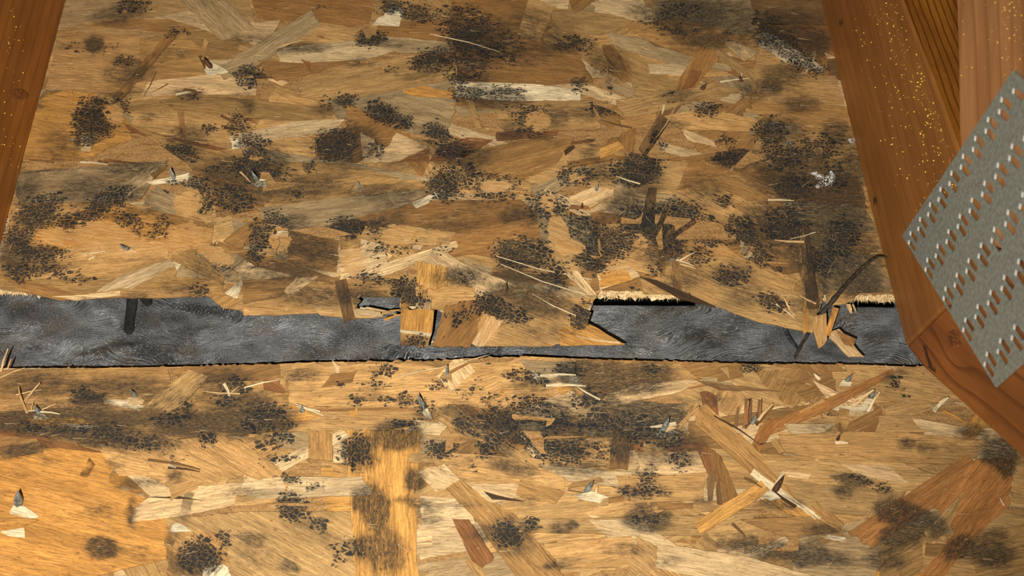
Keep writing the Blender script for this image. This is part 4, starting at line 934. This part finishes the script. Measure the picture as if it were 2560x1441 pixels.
def timber(name, px, P0, N, thick, gdir, mats, wall_mat=None, round_=0.0018, stains=None, cell=.004, psi=None):
    pts = [on_plane(x, y, P0, N) for x, y in px]
    g = (on_plane(*gdir[1], P0, N) - on_plane(*gdir[0], P0, N)).normalized()
    Y = N.cross(g).normalized()
    o3 = sum(pts, Vector()) / len(pts)
    M = Matrix((g, Y, N)).transposed().to_4x4()
    M.translation = o3
    Mi = M.inverted()
    q = [(Mi @ p).xy for p in pts]
    poly = [(v.x, v.y) for v in q]
    if sum(poly[i - 1][0] * poly[i][1] - poly[i][0] * poly[i - 1][1] for i in range(len(poly))) < 0:
        poly.reverse()
    rings = [(inset(poly, round_), 0.0), (inset(poly, round_ * .3), -round_ * .3), (poly, -round_), (poly, -thick)]
    n = len(poly)
    V, F, mi = [], [], []
    for pl, z in rings:
        V += [(x, y, z) for x, y in pl]
    for k in range(3):
        for i in range(n):
            j = (i + 1) % n
            F.append((k * n + i, (k + 1) * n + i, (k + 1) * n + j, k * n + j)); mi.append(1 if k == 2 else 0)
    F.append(tuple(3 * n + i for i in reversed(range(n)))); mi.append(1)
    fp = np.array(rings[0][0])
    gx = np.arange(fp[:, 0].min() + cell / 2, fp[:, 0].max(), cell)
    gy = np.arange(fp[:, 1].min() + cell / 2, fp[:, 1].max(), cell)
    X, Yy = np.meshgrid(gx, gy)
    ok = inside(fp, X, Yy)
    ext = list(zip(X[ok], Yy[ok]))
    vs, es, fs = delaunay_2d_cdt([Vector(p) for p in rings[0][0]] + [Vector(p) for p in ext], [], [list(range(n))], 1, 1e-7)[:3]
    k = len(V)
    V += [(v.x, v.y, 0) for v in vs]
    for f in fs:
        a, b, c = (vs[i] for i in f)
        s = (b.x - a.x) * (c.y - a.y) - (b.y - a.y) * (c.x - a.x)
        F.append(tuple(k + i for i in (f if s > 0 else reversed(f)))); mi.append(0)
    me = mesh(name, V, F, mi)
    W = np.array([tuple(M @ Vector(v)) for v in V])
    xy = proj_np(W)
    fattr(me, 'smear', field(np.array(stains, float), xy) if stains else np.zeros(len(V)))
    L = np.array(V)
    gyv = L[:, 1].copy()
    if psi:
        c = Mi @ on_plane(psi[1], psi[2], P0, N)
        dx, dy = L[:, 0] - c.x, L[:, 1] - c.y
        if psi[0] == 'knot':            # grain flowing round a knot
            r2 = np.maximum((dx / 1.6) ** 2 + dy ** 2, psi[3] ** 2)
            gyv = dy * (1 - psi[3] ** 2 / r2) + .0035
        else:                           # cathedral arches
            gyv = np.hypot(dy, dx * psi[3])
    fattr(me, 'grain_y', gyv)
    return link(name, me, [mats, wall_mat or mats], None, M)

TH = 0.038
chord = timber('truss_chord', [(1882, -700), (2050, 0), (2163, 470), (2264, 866), (2374, 756), (2560, 640), (2480, 620), (2400, 392), (2330, 200), (2252, 0), (1990, -700)], PR, NR, TH, ((2264, 866), (2050, 0)), M_CHORD, M_EDGE,
               stains=[(2103, 55, 8, 10, 0, 1), (2187, 503, 9, 11, 0, 1)])
tag(chord, 'reddish brown timber running up beside the boards on the right, speckled with gold droplets', 'timber')
web = timber('truss_web', [(2378, -300), (2394, 100), (2397, 330), (2403, 390), (2483, 618), (2560, 639), (2900, 640), (2900, -300)], PR + NR * .0002, NR, TH, ((2400, 400), (2392, 0)), M_WEB, psi=('arch', 2425, 330, .16))
tag(web, 'pale pinkish timber with arched grain in the top right corner above the metal plate', 'timber')
low = timber('truss_strut', [(2266, 866), (2309, 920), (2560, 1150), (2900, 1462), (3000, 1100), (2900, 700), (2900, 642), (2560, 642), (2375, 758)], PR + NR * .0001, NR, TH, ((2330, 900), (2560, 1120)), M_LOW, psi=('knot', 2386, 848, .012),
             stains=[(2312, 872, 9, 14, 30, .9), (2320, 900, 10, 12, 0, 1), (2328, 928, 16, 18, 40, 1), (2363, 948, 8, 10, 0, .8), (2340, 780, 12, 8, 0, .3)])
tag(low, 'orange knotty timber in the lower right corner, below the metal plate', 'timber')
raft = timber('roof_rafter', [(340, -650), (167, 0), (62, 384), (3, 616), (-210, 1450), (-420, 1450), (-300, 616), (-160, 0), (20, -650)], PL, NL, TH, ((3, 616), (167, 0)), M_RAFT)
tag(raft, 'dark orange-brown rafter running up the left edge of the picture', 'timber')

def face_disc(parent_obj, name, x, y, rx, ry, P0, N, mat, h=.0008, rings=4, seg=22):
    """a low knot dome on a timber's face"""
    c = on_plane(x, y, P0, N)
    V, F = [], []
    for k in range(rings + 1):
        f = k / rings
        for i in range(seg):
            a = 2 * math.pi * i / seg
            p = on_plane(x + rx * f * math.cos(a) * (1 + .08 * math.sin(3 * a)), y + ry * f * math.sin(a), P0, N)
            V.append(p + N * h * ((1 - f * f) * (.6 + .4 * math.cos(f * 9)) + (-.3 if k == rings else 0)))
    for k in range(rings):
        for i in range(seg):
            j = (i + 1) % seg
            F.append((k * seg + i, (k + 1) * seg + i, (k + 1) * seg + j, k * seg + j))
    F.append(tuple(reversed(range(seg))))
    Mi = parent_obj.matrix_world.inverted()
    V = [Mi @ v for v in V]
    return link(name, mesh(name, V, F, smooth=True), mat, parent_obj)
face_disc(low, 'knot', 2386, 848, 24, 28, PR, NR, M_KNOT)
face_disc(raft, 'knot', 46, 236, 28, 16, PL, NL, M_KNOT, .002)

# gold resin droplets: hundreds of specks, joined per timber
def droplets(par, n, rnd, pick, P0, N):
    V, F = [], []
    Mi = par.matrix_world.inverted()
    for _ in range(n):
        x, y = pick(rnd)
        c = on_plane(x, y, P0, N) + N * .0001
        r = rnd.choice((.00022, .0003, .0004, .0006))
        k = len(V)
        for d in ((1, 0, 0), (-1, 0, 0), (0, 1, 0), (0, -1, 0), (0, 0, 1), (0, 0, -1)):
            V.append(Mi @ (c + Vector(d) * r))
        F += [(k + a, k + b, k + c_) for a, b, c_ in ((0, 2, 4), (2, 1, 4), (1, 3, 4), (3, 0, 4), (2, 0, 5), (1, 2, 5), (3, 1, 5), (0, 3, 5))]
    o = link('resin_droplets', mesh('resin_droplets', V, F), M_RESIN, par)
    o['kind'] = 'stuff'
def pick_chord(r):
    while True:
        y = r.uniform(0, 560)
        x0, x1 = 2050 + .2386 * y + 60, 2252 + y * .36
        x = x1 - abs(r.gauss(0, 70)) - 8
        if x > x0 and x < 2390:
            return x, y
droplets(chord, 300, random.Random(8), pick_chord, PR, NR)
def pick_web(r):
    return (r.gauss(2530, 18) if r.random() < .6 else r.uniform(2400, 2556)), r.uniform(0, 190)
droplets(web, 90, random.Random(9), pick_web, PR, NR)
droplets(raft, 40, random.Random(10), lambda r: (r.uniform(2, 60), r.uniform(0, 420)), PL, NL)
# droplets on the chord's narrow edge
ARP, ARQ = on_plane(2252, 0, PR, NR), on_plane(2400, 392, PR, NR)

# ------------------------------------------------------------------ galvanised truss plate with its rows of punched slots
def plate():
    P0 = PR + NR * .0017
    c = on_plane(2255, 590, P0, NR)
    U = on_plane(2533, 176, P0, NR) - c
    Vv = on_plane(2489, 969, P0, NR) - c
    LU, LV = U.length, Vv.length
    ex, ey = U / LU, Vv / LV
    ez = NR
    M = Matrix((ex, ey, ez)).transposed().to_4x4()
    M.translation = c
    def uv(x, y):
        p = on_plane(x, y, P0, NR) - c
        A = np.array(((1, ex.dot(ey)), (ex.dot(ey), 1)))
        return np.linalg.solve(A, (p.dot(ex), p.dot(ey)))
    a0, b0 = uv(2280, 616); a5, _ = uv(2414, 429)
    c0, d0 = uv(2284, 593)
    _, b4 = uv(2472, 926)
    sa = (a5 - a0) / 5
    sb = (b4 - b0) / 4
    e0 = uv(2300, 640); e1 = uv(2287, 612)
    sl, sw = LV * .074, LU * .031
    skew = ex.dot(ey)
    def P(a, b):
        return Vector((a + b * skew, b * math.sqrt(1 - skew * skew)))
    M = Matrix((ex, ez.cross(ex).normalized() * (1 if ez.cross(ex).dot(ey) > 0 else -1), ez)).transposed().to_4x4()
    M.translation = c
    pts, edges, slots = [], [], []
    def loop(ps):
        k = len(pts)
        pts.extend(ps)
        for i in range(len(ps)):
            edges.append((k + i, k + (i + 1) % len(ps)))
    loop([P(0, 0), P(LU, 0), P(LU, LV), P(0, LV)])
    cents = []
    for r in range(5):
        for s in range(2):
            for i in range(12):
                a = (a0 if s == 0 else c0) + sa * i
                b = (b0 if s == 0 else d0) + sb * r
                if a > LU - .004 or b > LV - .004:
                    continue
                cents.append((a, b))
                h, w = sl / 2, sw / 2
                ps = [P(a - w, b - h * .8), P(a - w * .5, b - h), P(a + w * .5, b - h), P(a + w, b - h * .8), P(a + w, b + h * .75), P(a + w * .6, b + h * .95), P(a, b + h), P(a - w * .6, b + h * .95), P(a - w, b + h * .75)]
                loop(ps)
                slots.append(np.array([tuple(p) for p in ps]))
    vs, es, fs = delaunay_2d_cdt(pts, edges, [], 0, 1e-7)[:3]
    keep = []
    outl = np.array([tuple(p) for p in pts[:4]])
    cen = np.array([[(vs[f[0]].x + vs[f[1]].x + vs[f[2]].x) / 3, (vs[f[0]].y + vs[f[1]].y + vs[f[2]].y) / 3] for f in fs])
    okk = inside(outl, cen[:, 0], cen[:, 1])
    for sp in slots:
        okk &= ~inside(sp, cen[:, 0], cen[:, 1])
    n = len(vs)
    t = .0010
    V = [(v.x, v.y, 0) for v in vs] + [(v.x, v.y, -t) for v in vs]
    F = []
    eds = {}
    for f, k in zip(fs, okk):
        if not k:
            continue
        a, b, c_ = (vs[i] for i in f)
        f = tuple(f) if (b.x - a.x) * (c_.y - a.y) - (b.y - a.y) * (c_.x - a.x) > 0 else tuple(reversed(f))
        F.append(f)
        F.append(tuple(i + n for i in reversed(f)))
        for i in range(3):
            eds[(f[i], f[(i + 1) % 3])] = 1
    for (a, b) in list(eds):
        if (b, a) not in eds:
            F.append((a, a + n, b + n, b))
    o = link('connector_plate', mesh('connector_plate', V, F), M_STEEL, None, M)
    tag(o, 'grey galvanised metal plate with rows of slots, fixed over the timber joint at right', 'metal plate')
    # the bent root of each tooth stands up at the slot's upper end
    w = sw * .27
    tv = [(-w, -.0006, -.0003), (w, -.0006, -.0003), (w, .0005, -.0003), (-w, .0005, -.0003), (-w * .8, -.0003, .0005), (w * .8, -.0003, .0005), (w * .7, .0005, .0003), (-w * .7, .0005, .0003)]
    tf = [(0, 1, 5, 4), (1, 2, 6, 5), (2, 3, 7, 6), (3, 0, 4, 7), (4, 5, 6, 7)]
    tm = mesh('tooth_root', tv, tf)
    ang = math.atan2(P(0, 1).y, P(0, 1).x) - math.pi / 2
    for a, b in cents:
        q = P(a - w * .5, b - sl / 2 + .0002)
        link('tooth_root', tm, M_TOOTH, o, Matrix.Translation((q.x, q.y, 0)) @ Matrix.Rotation(ang, 4, 'Z'))
    return o
PLATE = plate()

# ------------------------------------------------------------------ nails driven through from above
def nail(bx, by, tx, ty, wpx, label, rust=False, h=None):
    zb = zat(bx, by)
    Lp = math.hypot(tx - bx, ty - by)
    h = h if h else max(.003, Lp * .00024)
    a = deck(bx, by, zb - .0015)
    b = deck(tx, ty, zb + h)
    X = (b - a)
    L = X.length
    Z = X.normalized()
    Xx = Vector((1, 0, 0)) - Z * Z.x
    Xx.normalize()
    Yy = Z.cross(Xx)
    r = wpx * .000245 / 2
    V, F = [], []
    seg = 6
    prof = ((0, .9, .9), (.25, 1.0, 1.0), (.45, 1.0, .8), (.72, .62, .42), (1.0, .04, .04))
    for f, sx, sy in prof:
        for i in range(seg):
            an = 2 * math.pi * (i + .5) / seg
            V.append((math.cos(an) * r * sx, math.sin(an) * r * sy, f * L))
    for k in range(len(prof) - 1):
        for i in range(seg):
            j = (i + 1) % seg
            F.append((k * seg + i, k * seg + j, (k + 1) * seg + j, (k + 1) * seg + i))
    F.append(tuple(reversed(range(seg))))
    F.append(tuple((len(prof) - 1) * seg + i for i in range(seg)))
    M = Matrix((Xx, Yy, Z)).transposed().to_4x4()
    M.translation = a
    o = link('roofing_nail', mesh('roofing_nail', V, F), M_RUST if rust else M_NAIL, None, M)
    tag(o, label, 'nail', 'nail points piercing the upper board' if by < 800 else 'nail points piercing the lower board')
    return o

NAILS = [
 (47, 1268, 44, 1226, 21, 'large grey nail point near the bottom left corner, over an orange strand', 0),
 (99, 1038, 87, 1014, 14, 'grey nail point among crossed pale splinters at the far left below the gap', 0),
 (340, 994, 326, 974, 12, 'small grey nail point just left of the long curled tan flake', 0),
 (756, 1036, 754, 1015, 13, 'grey nail point under a lifted pale splinter left of the leaning nail', 0),
 (1060, 1022, 1044, 984, 13, 'tall leaning grey nail point at centre, above the dark diagonal strand', 0),
 (1118, 942, 1117, 911, 10, 'upright grey nail point just below the gap with a long thin splinter beside it', 0),
 (1360, 930, 1360, 922, 8, 'tiny grey nail tip behind the torn pale flap below the gap', 0),
 (1463, 1234, 1483, 1203, 15, 'dark grey nail point leaning right above a white torn flake, lower centre', 0),
 (1656, 1080, 1673, 1044, 15, 'grey nail point above a white tent of splinters, right of the black mould band', 0),
 (1880, 1062, 1890, 1038, 14, 'blue-grey nail point between tall reddish splinters on the right', 0),
 (1934, 1233, 1958, 1193, 15, 'dark brown nail point standing in the white split of the long diagonal strand', 1),
 (2114, 957, 2131, 937, 13, 'bright grey nail point above the long reddish stick on the right', 0),
 (2172, 1002, 2187, 976, 13, 'grey nail point between pale splinters below the reddish stick', 0),
 (2092, 1104, 2100, 1086, 8, 'short dark nail point at the left end of the small brown flake', 1),
 (437, 451, 424, 418, 12, 'dark nail point beside a white triangular strand, left on the upper board', 0),
 (647, 458, 628, 426, 12, 'dark nail point right of a small pale splinter, left of centre on the upper board', 0),
 (898, 470, 893, 454, 12, 'stubby dark nail point under a pale split flake near the middle of the upper board', 0),
 (1490, 480, 1495, 460, 10, 'grey nail point beside two crossed pale splinters, right of centre on the upper board', 0),
 (326, 626, 296, 612, 14, 'nearly flat grey nail point above the pale strip, lower left of the upper board', 0),
 (1043, 615, 1040, 598, 11, 'stubby brown nail point over a pale sloping strip in the middle of the upper board', 1),
 (690, 588, 686, 576, 13, 'short dark nail point beside a white chip inside a flaked mould ring', 1),
 (1455, 524, 1455, 507, 8, 'thin rusty nail point on a reddish stripe, right of centre on the upper board', 1),
 (1268, 735, 1264, 704, 7, 'thin rusty nail spike above the long torn flap', 1),
 (1726, 752, 1722, 732, 6, 'tiny rusty spike at the end of the dark sliver above the gap', 1),
 (1753, 226, 1766, 209, 14, 'dark brown nail point at the foot of the red diagonal strand, upper right', 1),
 (1853, 206, 1850, 188, 14, 'dark brown nail point with a white split beside it, upper right', 1),
 (530, 172, 506, 142, 14, 'dark brown split nail point at upper left beside white torn wood', 1),
 (1675, 650, 1690, 645, 9, 'small grey nail tip among white splinters right of the checkered black mould', 0),
]
for bx, by, tx, ty, w, lab, ru in NAILS:
    nail(bx, by, tx, ty, w, lab, bool(ru))

# torn flakes pushed up in front of the nail points (parts of the boards)
parse(lower, """
W 24,1280 34,1264 62,1267 98,1293 62,1300 28,1294 z1.0;O -10,1290 28,1286 96,1300 60,1316 -10,1312 z.3;W 84,1037 112,1034 122,1046 86,1049 z.9;P 318,994 352,990 362,1005 322,1006 z.9;W 1046,1016 1066,1013 1082,1050 1064,1044 z.9
T 1098,946 1108,930 1126,936 1130,950 z.8;W 1442,1237 1480,1229 1524,1244 1500,1258 1446,1248 z.9;W 1630,1088 1646,1069 1674,1072 1698,1083 1660,1096 z.9;W 1906,1242 1918,1228 1950,1228 1960,1245 1925,1254 z.9
W 2096,963 2108,950 2130,956 2126,967 z.8;W 2156,1007 2168,995 2188,1000 2182,1013 z.8;O 704,1056 745,1029 768,1029 796,1041 760,1054 z.9
""", random.Random(51))
parse(upper, """
W 418,453 452,445 461,457 425,463 z.7;W 630,459 662,453 667,465 640,467 z.7;P 876,477 892,463 910,467 918,481 z.7;P 306,633 322,619 341,628 330,639 z.7;P 1026,621 1040,609 1057,612 1050,625 z.7;W 680,592 690,581 722,580 720,594 z.5
""", random.Random(52))

# ------------------------------------------------------------------ things on the felt and the boards
def tube(name, pts, radii, mat, seg=8, flat=1.0):
    V, F = [], []
    n = len(pts)
    for i, (p, r) in enumerate(zip(pts, radii)):
        t = (pts[min(i + 1, n - 1)] - pts[max(i - 1, 0)]).normalized()
        s = t.cross(Vector((0, 0, 1))).normalized()
        u = s.cross(t)
        for k in range(seg):
            a = 2 * math.pi * k / seg
            V.append(p + s * r * math.cos(a) + u * r * flat * math.sin(a))
    for i in range(n - 1):
        for k in range(seg):
            j = (k + 1) % seg
            F.append((i * seg + k, (i + 1) * seg + k, (i + 1) * seg + j, i * seg + j))
    F.append(tuple(range(seg)))
    F.append(tuple((n - 1) * seg + k for k in reversed(range(seg))))
    return mesh(name, V, F, smooth=True)

def smooth_path(ctrl, n=40):
    c = np.array(ctrl, float)
    out = []
    for i in range(len(c) - 1):
        p0, p1, p2, p3 = c[max(i - 1, 0)], c[i], c[i + 1], c[min(i + 2, len(c) - 1)]
        for t in np.linspace(0, 1, n // (len(c) - 1) + 1, endpoint=(i == len(c) - 2)):
            out.append(.5 * ((2 * p1) + (-p0 + p2) * t + (2 * p0 - 5 * p1 + 4 * p2 - p3) * t * t + (-p0 + 3 * p1 - 3 * p2 + p3) * t ** 3))
    return out
# x, y, z(mm), width(px)
tw = smooth_path([(1986, 898, -8.0, 3), (1996, 876, -8.0, 8), (2024, 828, -6, 9), (2050, 790, -1, 12), (2086, 748, 5, 13), (2120, 706, 7, 10), (2158, 668, 8, 10), (2182, 648, 9, 8), (2204, 641, 9, 5), (2228, 651, 7, 3)], 54)
_r2 = random.Random(14)
o = link('dry_twig', tube('dry_twig', [deck(p[0] + _r2.gauss(0, .7), p[1] + _r2.gauss(0, .7), p[2] * MM) for p in tw], [max(.0003, p[3] * .000125 * _r2.uniform(.85, 1.15)) for p in tw], M_TWIG), M_TWIG)
tag(o, 'thin black twig arching from the felt over the torn edge to the right timber', 'twig')
tp = smooth_path([(1956, 802, -9, 11), (1968, 836, -10.5, 12), (1982, 858, -11, 11), (2000, 878, -11.5, 6)], 24)
o = link('felt_strip', tube('felt_strip', [deck(p[0], p[1], p[2] * MM) for p in tp], [p[3] * .000125 for p in tp], M_TAPE, flat=.3), M_TAPE)
tag(o, 'short black strip with grey patch lying on the felt left of the twig', 'strip')

def mark_tube(px, label):
    """a flattened black round-ended mark on the felt; px: centre line x, y, width"""
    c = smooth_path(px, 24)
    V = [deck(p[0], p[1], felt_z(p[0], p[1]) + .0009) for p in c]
    o = link('black_mark', tube('black_mark', V, [max(.0004, p[2] * .000125) for p in c], M_BLACK, seg=10, flat=.35), M_BLACK)
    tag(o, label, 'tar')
mark_tube([(331, 736, 28), (329, 770, 28), (324, 805, 26), (323, 826, 24), (324, 837, 10)], 'long black round-ended mark on the felt at left')
mark_tube([(356, 737, 24), (366, 750, 26), (374, 762, 16)], 'short black blob on the felt just right of the long mark')

def tuft(lobes, z, n, mat, label, rnd):
    V, F = [], []
    for _ in range(n // 4):             # overlapping little puffs
        x, y, rx, ry = rnd.choice(lobes)
        a, f = rnd.uniform(0, 2 * math.pi), rnd.random() ** .7
        rad = rnd.uniform(.00025, .0007) * (1.2 - .6 * f)
        p = deck(x + rx * f * math.cos(a), y + ry * f * math.sin(a), z + rad * .5)
        k = len(V)
        for i in range(5):
            th = math.pi * (i + .5) / 5
            for q in range(7):
                ph = 2 * math.pi * q / 7
                r = rad * rnd.uniform(.55, 1.25)
                V.append(p + Vector((math.sin(th) * math.cos(ph) * r, math.sin(th) * math.sin(ph) * r, math.cos(th) * r * .7)))
        for i in range(4):
            for q in range(7):
                q2 = (q + 1) % 7
                F.append((k + i * 7 + q, k + i * 7 + 7 + q, k + i * 7 + 7 + q2, k + i * 7 + q2))
        F.append(tuple(k + q for q in range(7)))
        F.append(tuple(k + 28 + q for q in reversed(range(7))))
    for _ in range(n // 2):             # stray fibres
        x, y, rx, ry = rnd.choice(lobes)
        a, f = rnd.uniform(0, 2 * math.pi), rnd.uniform(.7, 1.25)
        b = deck(x + rx * f * math.cos(a), y + ry * f * math.sin(a), z + rnd.uniform(.0002, .0015))
        d = Vector((rnd.gauss(0, 1), rnd.gauss(0, 1), rnd.gauss(0, .2))).normalized()
        e = b + d * rnd.uniform(.0006, .0022)
        Y = d.orthogonal().normalized() * rnd.uniform(.00005, .00011)
        Z2 = d.cross(Y)
        k = len(V)
        V += [b + Y, b - Y * .5 + Z2, b - Y * .5 - Z2, e]
        F += [(k, k + 1, k + 3), (k + 1, k + 2, k + 3), (k + 2, k, k + 3)]
    o = link('insulation_tuft', mesh('insulation_tuft', V, F), mat)
    tag(o, label, 'insulation')
rr = random.Random(17)
tuft([(2064, 458, 17, 11), (2068, 450, 14, 10), (2048, 442, 10, 6), (2036, 434, 7, 4), (2080, 444, 6, 11), (2078, 434, 4, 6), (2044, 466, 4, 4)], zat(2066, 452) + .0002, 620, M_FLUFF, 'largest white fluffy insulation tuft caught on the upper board at right', rr)
tuft([(1972, 360, 9, 8), (1980, 372, 7, 8), (1986, 384, 4, 5)], zat(1974, 370) + .0002, 90, M_DUST, 'small grey insulation wisp stuck up and left of the largest white tuft', rr)
tuft([(2124, 350, 7, 4), (2130, 357, 5, 5), (2136, 349, 3, 3)], zat(2128, 353) + .0002, 110, M_FLUFF, 'small white insulation tuft against the edge of the right timber', rr)

# strands buried under others show least: keep at most 296 strands per board
_f = IDMAP[int((0 - ZY0) / ZS):int((1441 - ZY0) / ZS), int((0 - ZX0) / ZS):int((2560 - ZX0) / ZS)]
_seen = np.bincount(_f[_f >= 0], minlength=len(STRANDS))
_gone = []
for b in (upper, lower):
    mine = sorted((i for i, o in enumerate(STRANDS) if o.parent is b), key=lambda i: -_seen[i])
    _gone += [STRANDS[i] for i in mine[296:]]
for o in _gone:
    bpy.data.objects.remove(o, do_unlink=True)
# ------------------------------------------------------------------ children into their boards' frames, then deck space into the roof
for b in (upper, lower):
    T = Matrix.Translation(-b.location)
    for ch in b.children:
        ch.matrix_basis = T @ ch.matrix_basis
bpy.context.view_layer.update()
for o in ROOTS:
    o.matrix_world = ROOF @ o.matrix_basis
